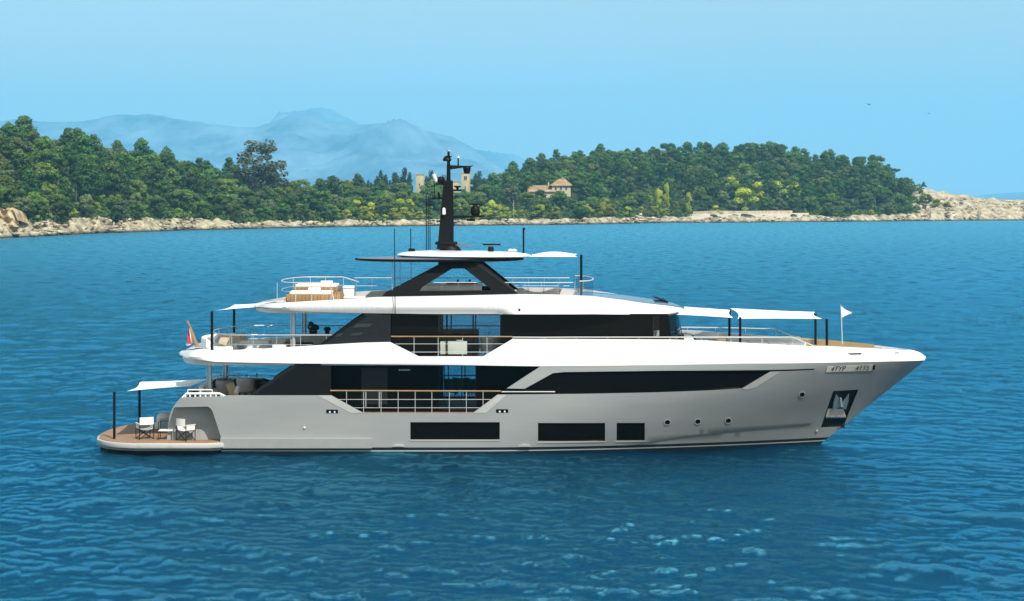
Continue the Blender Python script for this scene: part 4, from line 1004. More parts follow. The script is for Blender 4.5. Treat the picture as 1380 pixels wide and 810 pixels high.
# after rail of the upper deck, round the stern
def round_stern(xs, xe, b, z, n=9, e=1.1):
    """plan curve from the near side round the stern to the far side"""
    pts = [(xe, -b)]
    for i in range(n+1):
        t = -math.pi/2-math.pi*i/n
        pts.append((xs+e+e*math.cos(t), b*math.sin(t) if True else 0))
    pts.append((xe, b)); return [Vector((x, y, z)) for x, y in pts]
zt = z0(451.5, -3.3); zd = 4.5
ra = round_stern(c0(277)+0.45, -6.6, 3.35, zt, 12, 1.6)
posts = [(Vector((x, s*3.35, zt)), Vector((x, s*3.35, zd))) for s in (1, -1) for x in (-13.0, -12.0, -10.9, -9.8, -8.6, -7.4)]
posts += [(p, Vector((p.x, p.y, zd))) for p in ra[2:-2:3]]
railing('stern_rail', ra, [[Vector((p.x, p.y, zt-0.45)) for p in ra]], posts, 0, 'steel', 0.026)
# sun deck rail
zt = z0(381, -3.2); zd = 6.7
xs_, xe_ = c0(370)+0.42, c0(453.5)
ra = round_stern(xs_, xe_, 3.2, zt, 12, 0.9)
ra = [Vector((xe_+0.25, -3.2, zd+0.05)), Vector((xe_+0.06, -3.2, zt-0.35))]+ra+[Vector((xe_+0.2, 3.2, zt-0.05)), Vector((xe_+0.8, 3.2, zt-0.25))]
posts = [(Vector((x, s*3.2, zt)), Vector((x, s*3.2, zd))) for s in (1, -1) for x in (-10.9, -10.05, -9.3, -8.4)]
railing('stern_rail', ra, [[Vector((p.x, p.y, zt-0.42)) for p in ra[2:-2]]], posts, 0, 'rail_white', 0.027)
for s in (1, -1):
    y = 3.15 if s > 0 else -2.2
    x0_, x1_ = (c0(470) if s > 0 else c0(573)), c0(790)
    za = z0(374.5, 3.15)
    posts = [(Vector((x, y, za)), Vector((x, y, 6.7))) for x in np.arange(x0_+0.1, x1_-0.4, 0.78)]
    railing('sun_deck_rail', [Vector((x0_, y, za)), Vector((x1_-0.7, y, za))], [[Vector((x0_, y, za-0.4)), Vector((x1_-0.7, y, za-0.4))]] if s > 0 else [], posts, 0, 'steel', 0.02, 0.010)
# curved glass at the forward end of the sun deck
gx = c0(778); za = z0(375.8); rows = []; arc = [(gx+0.75*math.sin(t)**0.8 if t > 0 else gx, -3.05*math.cos(t)) for t in np.linspace(0.0001, math.pi-0.0001, 17)]
MB().grid([[(x, y, 6.9) for x, y in arc], [(x, y, za) for x, y in arc]]).build('wind_screen', M['glass_rail'], yacht, smooth=60)
MB().tube([(x, y, za+0.02) for x, y in arc], 0.03, 8).build('wind_screen_rail', M['rail_white'], yacht)
# main deck after rails: dark capped glass on the quarters, white low rail on top of the transom
for s in (1, -1):
    Y = 3.3*s
    q = [W(250, 524, 0).x, W(283, 511, 0).x, W(341, 511, 0).x, W(352, 519.5, 0).x, W(372, 519.5, 0).x]
    if s > 0:
        zs = [z0(524, 3.3), z0(510.5, 3.3), z0(510.5, 3.3), z0(513.5, 3.3), z0(514, 3.3)]
        qq = [Vector((x, Y, z)) for x, z in zip(q, zs)]
        bw = MB().tube(qq, 0.06, 8).build('quarter_rail', M['charcoal2'], yacht)
        for a in (0.15, 0.5, 0.85, 1.1, 1.4, 1.7):
            i = int(a); t = a-i; p = qq[i].lerp(qq[i+1], t); MB().tube([p, (p.x, Y, 1.95)], 0.035, 6).build('post', M['charcoal2'], bw)
        MB().add([qq[0]+Vector((0, 0, -.05)), qq[1]+Vector((0, 0, -.05)), (qq[1].x, Y, 1.95), (qq[0].x, Y, 1.95)], [(0, 1, 2, 3)]).add([qq[1]+Vector((0, 0, -.05)), qq[2]+Vector((0, 0, -.05)), (qq[2].x, Y, 2.3), (qq[1].x, Y, 2.3)], [(0, 1, 2, 3)]).build('glass_panel', M['glass_smoke'], bw, smooth=None)
        for xx in (q[1]+.3, q[2]-.3): MB().tube([(xx, Y+.1, z0(510.5, 3.3)), (xx, Y+.1, z0(506, 3.3))], 0.02, 6).build('post', M['steel'], bw)
        MB().tube([(q[1], Y+.1, z0(506, 3.3)), (q[3]+.5, Y+.1, z0(506, 3.3))], 0.015, 6).build('wire', M['steel'], bw)
    Yn = -3.55*s
    def P3(px, py): p = W(px, py, -3.55); return Vector((p.x, Yn, p.z))
    rl = MB().tube([P3(246, 536), P3(251, 530.5), P3(296, 530.5), P3(304, 534.5)], 0.055, 8).build('transom_rail', M['white'], yacht)
    MB().tube([P3(253, 525.4), P3(286, 525.4)], 0.03, 8).build('upper_bar', M['white'], rl)
    for px in (250, 256, 263, 270, 277, 284, 291, 298): MB().tube([P3(px, 536), P3(px, 530.5)], 0.045, 8).build('post', M['white'], rl)
    for px in (253, 270, 286): MB().tube([P3(px, 530.5), P3(px, 525.4)], 0.025, 8).build('post', M['white'], rl)
# fascia marks over the saloon (illegible in the photograph)
mk = MB()
for k in range(9):
    a = W(538+k*1.75, 498.6, -3.03); mk.box((a.x, -3.035, a.z), (0.035, 0.01, 0.045+0.02*(k % 3 == 0)))
mk.build('fascia_lettering', M['steel'], yacht)

# ------------------------------------------------------------------ awnings on their carbon poles
def awning(name, label, corners, poles, sag=0.12, seg=8, lift=0.0):
    """corners: four 3-D points (near-left, near-right, far-right, far-left)"""
    a = empty(name, (0, 0, 0)); tag(a, label, 'awning', 'white sun awnings rigged over the yacht decks')
    c = [Vector(p) for p in corners]; rows = []
    for i in range(seg+1):
        v = i/seg; row = []
        for j in range(seg*2+1):
            u = j/(seg*2)
            # edges curve inwards like a tensioned sail
            uu = u; vv = v
            p = (c[0]*(1-uu)+c[1]*uu)*(1-vv)+(c[3]*(1-uu)+c[2]*uu)*vv
            ctr = (c[0]+c[1]+c[2]+c[3])/4
            pull = 0.10*(4*u*(1-u)*abs(2*v-1)**2)+0.10*(4*v*(1-v)*abs(2*u-1)**2)
            p = p.lerp(Vector((ctr.x, ctr.y, p.z)), pull); p.z += lift*16*u*(1-u)*v*(1-v)-sag*4*v*(1-v)*(1-4*u*(1-u)*0.5)
            row.append(p)
        rows.append(row)
    low = [[p-Vector((0, 0, 0.012)) for p in r] for r in rows]
    MB().grid(rows).grid(low, flip=True).build('canopy', M['awning'], a, smooth=60)
    for b, t in poles: MB().tube([b, t], 0.062, 10).build('pole', M['black'], a)
    return a
A = lambda px, py, Y: W(px, py, Y)
awning('sun_awning', 'white awning on two black poles over the teak swim platform', [A(171, 527, -2.9), A(257, 520.5, -2.6), A(283, 510.5, 2.6), A(188, 514.5, 3.6)],
       [((A(154, 0, -2.75).x, -2.75, PZ), A(154, 528, -2.75)), ((A(188, 0, 3.3).x, 3.3, PZ), A(188, 514, 3.3))], 0.05)
awning('sun_awning', 'short white awning on two black poles over the rounded sofa deck', [A(288, 418.5, -2.6), A(352, 413.5, -2.4), A(352, 408.6, 2.6), A(316, 410.5, 3.2)],
       [((A(285.6, 0, -2.7).x, -2.7, 4.34), A(285.6, 419.5, -2.7)), ((A(315.5, 0, 3.0).x, 3.0, 4.34), A(315.5, 416.5, 3.0))], 0.05)
awning('sun_awning', 'small white awning on one black pole at forward end of sun deck', [A(712, 345.8, -1.9), A(778, 346.2, -1.9), A(778, 342.0, 2.0), A(716, 342.6, 2.0)],
       [((A(783.3, 0, -1.6).x, -1.6, 6.66), A(783.3, 343.5, -1.6))], 0.0, lift=0.17)
awning('sun_awning', 'white awning between the wheelhouse roof and the first black bow pole', [A(912, 424, -2.3), A(988, 428.2, -2.3), A(984, 417.5, 2.6), A(922, 413.2, 2.4)],
       [((A(983, 0, 2.5).x, 2.5, 4.4), A(983, 416.5, 2.5))], 0.0, lift=0.12)
awning('sun_awning', 'long white awning on three black poles over the foredeck lounge', [A(994, 429.5, -2.3), A(1108, 429.6, -2.0), A(1098, 420.4, 2.2), A(984, 415.5, 2.5)],
       [((A(997.5, 0, -2.3).x, -2.3, 4.4), A(997.5, 427.5, -2.3)), ((A(1114.5, 0, -2.0).x, -2.0, 4.4), A(1114, 430, -2.0)), ((A(1099, 0, 2.0).x, 2.0, 4.4), A(1099, 422.5, 2.0))], 0.0, lift=0.06)

# ------------------------------------------------------------------ things standing on the decks
def director_chair():
    t = empty('director_chair'); w_ = 0.30; d_ = 0.24
    fr = MB()
    for y in (-d_, d_):
        fr.tube([(-w_, y, 0.02), (w_, y, 0.44)], 0.016, 6); fr.tube([(w_, y, 0.02), (-w_, y, 0.44)], 0.016, 6)
    fr.build('cross_frame', M['black'], t)
    for x in (-w_, w_):
        MB().tube([(x, -d_, 0.0), (x, -d_, 0.64)], 0.017, 6).build('leg', M['black'], t)
        MB().tube([(x, d_, 0.0), (x, d_+0.03, 0.92)], 0.017, 6).build('leg', M['black'], t)
        MB().box((x, 0, 0.66), (0.06, 0.52, 0.03)).build('armrest', M['white_matt'], t, bevel=0.01)
        MB().bx(x-0.012, x+0.012, -d_+.02, d_-.02, 0.45, 0.64).build('side_panel', M['white_matt'], t)
    rows = [[(x, y, 0.45-0.05*(1-(x/w_)**2)) for x in np.linspace(-w_, w_, 7)] for y in (-d_, d_)]
    MB().grid(rows).grid([[(p[0], p[1], p[2]-.02) for p in r] for r in rows], flip=True).build('seat', M['white_matt'], t, smooth=60)
    rows = [[(x, d_+0.06*(1-(x/w_)**2)+0.02, z) for x in np.linspace(-w_, w_, 7)] for z in (0.62, 0.93)]
    MB().grid(rows, flip=True).grid([[(p[0], p[1]+.02, p[2]) for p in r] for r in rows]).build('backrest', M['white_matt'], t, smooth=60)
    return t
ch = director_chair(); ch.scale = (1.12,)*3
p = W(195, 590, -2.75); ch.location = (p.x, -2.75, PZ+0.012); ch.rotation_euler = (0, 0, R(208))
tag(ch, 'white canvas director chair farthest from the stern wall, beside the pole', 'chair', 'director chairs on the swim platform')
c2 = copy_tree(ch); p = W(250, 588, -3.45); c2.location = (p.x, -3.35, PZ+0.012); c2.rotation_euler = (0, 0, R(140))
tag(c2, 'white canvas director chair against the recessed grey hull panel', 'chair', 'director chairs on the swim platform')
st_ = empty('side_table', (W(224, 0, -2.9).x, -2.9, PZ+0.012)); tag(st_, 'low dark framed side table with white top between the two canvas chairs', 'table')
MB().bx(-.33, .33, -.25, .25, 0.40, 0.45).build('tabletop', M['white_matt'], st_, bevel=0.012)
for x in (-.31, .31):
    for y in (-.23, .23): MB().tube([(x, y, 0), (x, y, 0.41 if x > 0 else 0.82)], 0.017, 6).build('leg', M['black'], st_)
MB().tube([(-.31, -.23, .82), (-.31, .23, .82), (.1, .23, .82)], 0.017, 6).build('arm_bar', M['black'], st_)
ac = empty('lounge_chair', (W(223, 0, 0.9).x+0.0, 0.9, PZ+0.012)); tag(ac, 'padded white lounge chair by the stern, half hidden by the grey hull corner', 'chair')
MB().bx(-.45, .45, -.4, .4, 0.05, 0.38).build('base', M['white_matt'], ac, bevel=0.06)
MB().lathe((0, 0.05, 0.38), [(0.42, 0), (0.46, 0.1), (0.42, 0.3), (0.25, 0.42)], 18).build('cushion', M['white_matt'], ac)
tw = MB(); rows = [[(-0.42+0.84*u, -0.5-0.05*math.sin(u*9), 0.02+0.52*u*0+0.5*(1-v)) for u in np.linspace(0, 1, 8)] for v in (0, 0.5, 1)]
tw = MB().box((W(222, 0, .3).x+.15, 0.3, PZ+0.34), (0.75, 0.05, 0.62), rot=Matrix.Rotation(R(28), 3, 'X')).build('beach_towel', M['skyblue'], None, bevel=0.015)
tag(tw, 'pale blue towel draped in front of the lounge chair at the stern', 'towel')
# director-style cluster on the main deck aft
def tub_chair(name, label, x, y, z, rz, mat, s=1.0, group=None):
    t = empty(name, (x, y, z), rz); tag(t, label, 'chair', group); t.scale = (s, s, s)
    MB().lathe((0, 0, 0.12), [(0.30, 0), (0.34, 0.05), (0.34, 0.24), (0.30, 0.30)], 18).build('seat', M[mat], t)
    rows = []
    for zz, rr in ((0.30, 0.34), (0.62, 0.37), (0.70, 0.34), (0.62, 0.29), (0.35, 0.27)):
        rows.append([(rr*math.cos(a), rr*math.sin(a), zz) for a in np.linspace(R(-20), R(200), 16)])
    MB().grid(rows, flip=True).build('backrest', M[mat], t, smooth=60)
    for k in range(4): a = R(45+90*k); MB().tube([(.26*math.cos(a), .26*math.sin(a), 0), (.24*math.cos(a), .24*math.sin(a), .14)], 0.02, 6).build('leg', M['black'], t)
    return t
MZ = 2.205
tub_chair('tub_chair', 'round pale tub chair nearest the steel pillar on the aft main deck', W(303, 0, -.6).x, -0.6, MZ+.08, R(200), 'greyfab', 1.2, 'tub chairs on the aft main deck')
tub_chair('tub_chair', 'upright pale tub chair beside the black wing panel on the aft main deck', W(331, 0, 0.4).x, 0.4, MZ+.08, R(150), 'white_matt', 1.2, 'tub chairs on the aft main deck')
def sofa(name, label, x0, x1, y0, y1, z, mat='white_matt', back='y1', h=0.42, hb=0.78):
    t = empty(name, ((x0+x1)/2, (y0+y1)/2, z)); tag(t, label, 'sofa'); a, b = (x1-x0)/2, (y1-y0)/2
    MB().bx(-a, a, -b, b, 0, h*0.55).build('base', M['white'], t, bevel=0.03)
    n = max(1, round((x1-x0)/0.8))
    for k in range(n): MB().bx(-a+2*a*k/n+.01, -a+2*a*(k+1)/n-.01, -b, b-.2, h*0.55, h).build('seat_cushion', M[mat], t, bevel=0.05)
    if back == 'y1': MB().bx(-a, a, b-.22, b, h*0.55, hb).build('backrest', M[mat], t, bevel=0.06)
    elif back == 'y0': MB().bx(-a, a, -b, -b+.22, h*0.55, hb).build('backrest', M[mat], t, bevel=0.06)
    elif back == 'x0': MB().bx(-a, -a+.24, -b, b, h*0.55, hb).build('backrest', M[mat], t, bevel=0.06)
    return t
sofa('sofa', 'white backed sofa across the aft main deck behind the low rail', W(287, 0, -1).x-.5, W(287, 0, -1).x+.25, -2.2, 0.6, MZ, back='x0', hb=0.75)
dt = empty('dining_table', (W(318, 0, 1.8).x, 1.8, MZ)); tag(dt, 'dark dining table with white settings on the aft main deck', 'table')
MB().bx(-1.0, 1.3, -.5, .5, .68, .74).build('tabletop', M['black'], dt, bevel=0.01)
for x in (-.8, 1.1): MB().bx(x-.06, x+.06, -.3, .3, 0, .68).build('leg', M['black'], dt)
for k in range(5):
    x = -0.8+k*0.45; MB().lathe((x, -.2 if k % 2 else .2, .74), [(0.03, 0), (.012, .04), (.012, .12), (.045, .16), (.04, .26)], 8).build('glass_setting', M['white'], dt)
rolled = MB().tube([W(318, 531, -2.2), W(321, 522, -1.9)], 0.12, 12).build('rolled_cushion', M['white_matt'], None)
tag(rolled, 'rolled white cushion leaning near the round tub chair', 'cushion')
bg = MB().box(W(313, 526, -1.9), (0.42, 0.16, 0.75), rot=Matrix.Rotation(R(-20), 3, 'Y')).build('floor_cushion', M['beige'], None, bevel=0.06)
tag(bg, 'beige cushion leaning at the foot of the round tub chair', 'cushion')
# upper deck aft lounge
UZ = 4.335
cs = empty('curved_sofa', (W(312, 0, 0).x, 0, UZ)); tag(cs, 'large white curved sofa wrapped round the stern of the upper deck', 'sofa')
def arcband(r0, r1, z_0, z_1, a0, a1, n=18, sy=1.5):
    mb = MB(); prof = [(r0, z_0), (r1, z_0), (r1, z_1), (r0, z_1)]; rows = []
    for a in np.linspace(a0, a1, n): rows.append([(r*math.cos(a), r*math.sin(a)*sy, z) for r, z in prof+[prof[0]]])
    mb.grid(rows); mb.add(rows[0][:4], [(0, 1, 2, 3)]); mb.add(rows[-1][:4], [(3, 2, 1, 0)]); return mb
arcband(0.55, 1.35, 0.0, 0.42, R(75), R(285)).build('seat', M['white_matt'], cs, bevel=0.05, smooth=50)
arcband(1.10, 1.42, 0.42, 0.84, R(85), R(228)).build('backrest', M['white_matt'], cs, bevel=0.07, smooth=50)
for i, (px, py, Y, a, lab) in enumerate(((301.5, 459, -1.2, 24, 'beige scatter cushion at the near end of the curved white sofa'), (309, 456, -0.5, 18, 'beige scatter cushion second along the curved white sofa'), (318, 455.5, 0.2, -14, 'striped beige scatter cushion in the middle of the curved white sofa'), (327, 455, 0.9, -22, 'beige scatter cushion at the far end of the curved white sofa'))):
    p = W(px, py, Y)
    o = MB().box((0, 0, 0), (0.42, 0.15, 0.44)).build('scatter_cushion', M['beige'], None, bevel=0.06)
    o.location = (p.x, Y, p.z); o.rotation_euler = (R(-14), R(a), R(10)); tag(o, lab, 'cushion', 'beige scatter cushions on the curved sofa')
sp_ = MB().box(W(344, 461, 1.2), (1.5, 1.2, 0.22)).build('daybed_pad', M['white_matt'], None, bevel=0.08)
tag(sp_, 'flat white daybed pad between the curved sofa and the low table', 'cushion')
ct = empty('coffee_table', (W(350, 0, -1.6).x, -1.6, UZ)); tag(ct, 'low white coffee table with a dark shadow gap on the upper deck', 'table')
MB().bx(-.62, .62, -.4, .4, .30, .38).build('tabletop', M['white_matt'], ct, bevel=0.02); MB().bx(-.5, .5, -.3, .3, 0, .30).build('plinth', M['black'], ct)
def block_chair(name, label, px, Y, w_, h_, mat, cat='chair'):
    t = empty(name, (W(px, 0, Y).x, Y, UZ)); tag(t, label, cat)
    MB().bx(-w_/2, w_/2, -.35, .35, .06, .42).build('seat', M[mat], t, bevel=0.03); MB().bx(-w_/2, w_/2, .2, .36, .42, h_).build('backrest', M[mat], t, bevel=0.03)
    for s in (-1, 1):
        MB().bx(s*w_/2-.05, s*w_/2+.05, -.35, .3, .1, .6).build('armrest', M[mat], t, bevel=0.02)
        MB().bx(s*(w_/2-.06)-.02, s*(w_/2-.06)+.02, -.33, .33, 0, .07).build('leg', M['black'], t)
    return t
block_chair('armchair', 'boxy white armchair beside the low coffee table on the upper deck', 377, -2.2, 0.52, 0.62, 'white_matt').rotation_euler = (0, 0, R(180))
block_chair('armchair', 'wooden backed chair just aft of the thick upper pillar', 390, -1.0, 0.42, 0.74, 'teak_box')
block_chair('armchair', 'pale grey upholstered chair just forward of the thick upper pillar', 402.5, -0.6, 0.34, 0.8, 'greyfab')
block_chair('armchair', 'dark low armchair in front of the grey planter cabinet', 411.5, -1.4, 0.60, 0.62, 'charcoal')
cb = empty('cabinet', (W(430, 0, 1.2).x, 1.2, UZ)); tag(cb, 'grey cabinet under the potted plants beside the black wing panel', 'cabinet')
MB().bx(-.75, 1.3, -.3, .3, .08, .82).build('body', M['greyfab'], cb, bevel=0.02); MB().bx(-.78, 1.33, -.33, .33, .82, .87).build('top', M['rail_white'], cb, bevel=0.01); MB().bx(-.7, 1.25, -.27, .27, 0, .08).build('plinth', M['black'], cb)

def leaf_ball(rx, rz, n, size, seed, up=0.0):
    r = np.random.default_rng(seed); mb = MB()
    for i in range(n):
        v = r.normal(0, 1, 3); v /= np.linalg.norm(v); rad = r.uniform(0.75, 1.05); c = Vector((v[0]*rx*rad, v[1]*rx*rad, v[2]*rz*rad+up))
        nrm = Vector(v)+Vector(r.normal(0, .5, 3)); q = nrm.to_track_quat('Z', 'Y'); s = size*r.uniform(.6, 1.3)
        mb.add([c+q @ Vector(k) for k in ((-s, 0, 0), (0, -s*.5, 0), (s, 0, 0), (0, s*.5, 0))], [(0, 1, 2, 3)])
    return mb
for px, rr, lab, rz in ((419.5, .17, 'taller round clipped potted bush on the grey cabinet', .22), (424.5, .17, 'shorter round clipped potted bush on the grey cabinet', .17), (441, .15, 'low loose potted plant on the cabinet next to the black wing panel', .10)):
    t = empty('potted_plant', (W(px, 0, 1.2).x, 1.2, UZ+.87)); tag(t, lab, 'plant', 'potted plants on the upper deck cabinet')
    MB().lathe((0, 0, 0), [(.09, 0), (.12, .12), (.11, .12)], 12).build('pot', M['black'], t)
    leaf_ball(rr, rz, 240, .06, int(px*2), .12+rz).build('foliage', M['leaf_dark'], t, smooth=None)
sb_ = empty('sideboard', (W(611.5, 0, -2.75).x, -2.75, UZ)); tag(sb_, 'cream sideboard behind the teak capped rail of the upper side deck', 'cabinet')
MB().bx(-.62, .62, -.22, .22, .20, .78).build('body', M['cream'], sb_, bevel=0.012); MB().bx(-.55, .55, -.2, .2, 0, .20).build('plinth', M['black'], sb_)
tp = MB().bx(0, .32, -.1, .1, 0, .07).build('folded_cloth', M['greyfab'], None, bevel=0.02); tp.location = (W(615, 0, -2.75).x, -2.75, UZ+.78); tag(tp, 'folded grey cloth lying on the cream sideboard', 'cloth')
tub_chair('tub_chair', 'grey tub chair seen through the clear upper window by the sideboard', W(660, 0, -1.2).x, -1.2, UZ, R(180), 'greyfab', 1.25)
for px, Y, lab in ((609, 0.4, 'dark round dining chair at the left of the clear saloon window'), (621, 0.9, 'dark round dining chair in the middle of the clear saloon window'), (636, 0.4, 'dark round dining chair at the right of the clear saloon window')):
    tub_chair('dining_chair', lab, W(px, 0, Y).x, Y, 1.872+.42, R(170), 'interior', 1.15, 'dining chairs in the saloon')
# sun deck: tub, boxes, bar, sofa
SZ = 6.662
tb = empty('hot_tub', (W(425, 0, -1.5).x, -1.5, SZ)); tag(tb, 'teak clad hot tub with white sun pads on the aft sun deck', 'hot tub')
MB().bx(-1.28, 1.30, -1.0, 1.9, 0, .62).build('cladding', M['teak_box'], tb, bevel=0.02)
MB().bx(-1.12, 0.85, -0.9, .1, .62, .78).build('sun_pad', M['white_matt'], tb, bevel=0.05)
MB().bx(-1.1, 1.02, .35, 1.9, .62, .90).build('rear_cladding', M['teak_box'], tb, bevel=0.02)
MB().bx(-1.0, 0.98, .5, 1.8, .90, 1.05).build('sun_pad', M['white_matt'], tb, bevel=0.05)
MB().prism([(.85, .62), (1.3, .62), (1.3, .74), (.85, .66)], -.9, .3).build('step_edge', M['teak_box'], tb)
for px, py, Y, lab in ((424, 391.5, -2.0, 'rolled white towel on the front pad of the hot tub'), (440.5, 382.2, -.4, 'tall rolled white towel on the rear pad of the hot tub')):
    p = W(px, py, Y); o = MB().tube([(-.28, 0, 0), (.28, 0, 0)], .14, 14).build('rolled_towel', M['white_matt'], None); o.location = p; tag(o, lab, 'towel', 'white towels on the hot tub')
for px, w_, h_, Y, lab in ((470.5, .52, .95, -.4, 'taller white deck box behind the one beside the hot tub'), (478, .98, .50, -1.7, 'wide low white deck box beside the teak hot tub')):
    t = empty('deck_box', (W(px, 0, Y).x, Y, SZ)); tag(t, lab, 'box', 'white deck boxes on the sun deck')
    MB().bx(-w_/2, w_/2, -.4, .4, 0, h_*.86).build('body', M['white'], t, bevel=0.03); MB().bx(-w_/2-.02, w_/2+.02, -.42, .42, h_*.87, h_).build('lid', M['white'], t, bevel=0.03)
br_ = empty('bar_counter', (W(609, 0, .6).x, .6, SZ)); tag(br_, 'long white bar counter seen through the black arch on the sun deck', 'bar')
MB().bx(-1.55, 1.45, -.4, .4, 0, .92).build('body', M['white'], br_, bevel=0.03); MB().bx(-1.6, 1.5, -.45, .45, .93, .98).build('top', M['white_matt'], br_, bevel=0.01)
for px, w_, lab in ((617, .55, 'black tray of bar things on the white counter'), (633, .35, 'small black box at the right of the white bar counter')):
    o = MB().bx(-w_, w_, -.12, .12, 0, .10).lathe((0, 0, .1), [(.05, 0), (.05, .1), (.02, .14)], 8).build('bar_tray', M['black'], None, bevel=0.01); o.location = (W(px, 0, .5).x, .5, SZ+.98); tag(o, lab, 'tray')
sofa('sofa', 'low white sofa along the forward part of the sun deck', W(693, 0, -1.6).x, W(765, 0, -1.6).x, -2.4, -1.4, SZ, h=0.42, hb=0.48)
bn = MB().bx(-.35, .35, -.3, .3, .36, .42).bx(-.33, -.27, -.25, .25, 0, .36).bx(.27, .33, -.25, .25, 0, .36).build('side_table', M['charcoal2'], None, bevel=0.01); bn.location = (W(774, 0, -1.9).x, -1.9, SZ+.04); tag(bn, 'small dark table at the forward end of the sun deck', 'table')
# foredeck lounge
FZ = 4.42
hl = empty('foredeck_lounger', (W(930, 0, -.6).x, -.6, FZ)); tag(hl, 'white upright lounger with dark trim just ahead of the windscreen', 'lounger')
MB().prism([(-.3, 0), (.75, 0), (.75, .32), (.25, .40), (-.05, .86), (-.3, .86)], -.7, .7).build('body', M['white'], hl, bevel=0.05)
MB().prism([(.02, .86), (.10, .86), (.40, .46), (.32, .44)], -.72, .72).build('dark_trim', M['black'], hl)
sofa('sofa', 'white sunbed sofa in the middle of the foredeck under the long awning', W(985, 0, 0).x, W(1085, 0, 0).x, -.4, 1.6, FZ, h=0.45, hb=0.62)
for px, Y, lab, zz in ((969.5, -1.3, 'nearer varnished teak table on the foredeck', .34), (967, 0.6, 'farther varnished teak table on the foredeck', .48)):
    t = empty('teak_table', (W(px, 0, Y).x, Y, FZ)); tag(t, lab, 'table', 'teak tables on the foredeck')
    MB().bx(-.42, .42, -.4, .4, zz, zz+.07).build('tabletop', M['teak_rail'], t, bevel=0.01); MB().bx(-.12, .12, -.12, .12, 0, zz).build('leg', M['steel'], t)
# flags
en = empty('ensign', (W(265, 0, 0).x, 0, 4.5)); tag(en, 'red and white stern flag hanging from a varnished raked staff', 'flag')
a = W(265.5, 467, 0); b = W(252.5, 432, 0); o_ = Vector(en.location)
MB().tube([a-o_, b-o_], [.10, .045], 10).build('staff', M['teak_rail'], en)
def flagstrip(c0_, c1_, y): return None
fl = [[W(253.3, 433.5)-o_, W(253.2, 443)-o_, W(253, 453)-o_, W(253.2, 463)-o_], [W(254.8, 436)-o_, W(255.6, 443)-o_, W(256.6, 453)-o_, W(257.6, 463.5)-o_], [W(255.4, 436.5)-o_, W(257.2, 444)-o_, W(259, 453)-o_, W(261, 462)-o_]]
for i, row in enumerate(fl):
    for j, p in enumerate(row): p.y = 0.14*math.sin(j*1.7+i*2.1)
MB().grid([fl[0], fl[1]]).build('red_field', M['red'], en, smooth=60); MB().grid([fl[1], fl[2]]).build('white_edge', M['white_matt'], en, smooth=60)
h0 = [W(250.5, 463.3)-o_, W(258, 464.3)-o_, W(252, 466.2)-o_]
MB().add([h0[0], h0[1], h0[2]], [(0, 1, 2)]).build('white_hem', M['white_matt'], en)
pn = empty('bow_pennant', (W(1135, 0, 0).x, 0, 4.5)); tag(pn, 'small white triangular pennant on a thin white bow staff', 'flag')
o_ = Vector(pn.location); MB().tube([W(1135.3, 464)-o_, W(1133.3, 411)-o_], .022, 8).build('staff', M['rail_white'], pn)
pts = [[W(1133.6, 412.5)-o_, W(1140, 417.5)-o_, W(1148, 421.2)-o_], [W(1134.1, 428.5)-o_, W(1140, 425.3)-o_, W(1148, 421.8)-o_]]
for r_ in pts:
    for j, p in enumerate(r_): p.y = 0.07*math.sin(j*2)
MB().grid(pts).build('pennant', M['white_matt'], pn, smooth=60)
# ------------------------------------------------------------------ trees
def leaf_mesh(name, clusters, quad, seed, per, trunk=None, flat=0.75):
    """crown of many leaf-clump faces gathered in clusters (centre, radius, tone)"""
    r = np.random.default_rng(seed); V = []; Fs = []; cl = []
    for (c, rad, tone) in clusters:
        n = max(6, int(per*rad**2))
        v = r.normal(0, 1, (n, 3)); v /= np.linalg.norm(v, axis=1)[:, None]
        rr = rad*(0.55+0.5*r.random(n)**0.7); p = v*rr[:, None]; p[:, 2] *= flat; p += np.array(c)
        nr = v+r.normal(0, 0.38, (n, 3))+np.array([0, 0, 0.35]); nr /= np.linalg.norm(nr, axis=1)[:, None]
        t = np.cross(nr, r.normal(0, 1, (n, 3))); t /= np.linalg.norm(t, axis=1)[:, None]; b = np.cross(nr, t)
        s = quad*(0.6+0.8*r.random(n)); s2 = s*(0.5+0.4*r.random(n))
        q = np.stack([p-t*s[:, None], p-b*s2[:, None]+t*(s*0.2)[:, None], p+t*s[:, None], p+b*s2[:, None]-t*(s*0.2)[:, None]], 1)
        k = len(V)*0
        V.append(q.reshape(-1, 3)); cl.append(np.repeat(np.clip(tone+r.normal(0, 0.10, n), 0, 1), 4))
    V = np.concatenate(V); cl = np.concatenate(cl); n = len(V)//4
    me = bpy.data.meshes.new(name); me.from_pydata(V.tolist(), [], np.arange(n*4).reshape(n, 4).tolist())
    a = me.attributes.new('clump', 'FLOAT', 'POINT'); a.data.foreach_set('value', cl.astype(np.float32))
    return me
def limb_mesh(name, h, r0, tips, seed):
    r = random.Random(seed); mb = MB(); lean = (r.uniform(-.06, .06)*h, r.uniform(-.06, .06)*h)
    path = [Vector((lean[0]*t*t, lean[1]*t*t, h*t)) for t in (0, .25, .5, .75, 1)]; path[0].z = -0.8
    mb.tube(path, [r0*1.3, r0, r0*.85, r0*.65, r0*.35], 7)
    for c in tips:
        c = Vector(c); s = path[2].lerp(path[4], r.uniform(0, .8)); mb.tube([s, s.lerp(c, .5)+Vector((0, 0, -.3)), c], [r0*.4, r0*.28, r0*.1], 5)
    return mb.mesh(name)
PROTO = {}
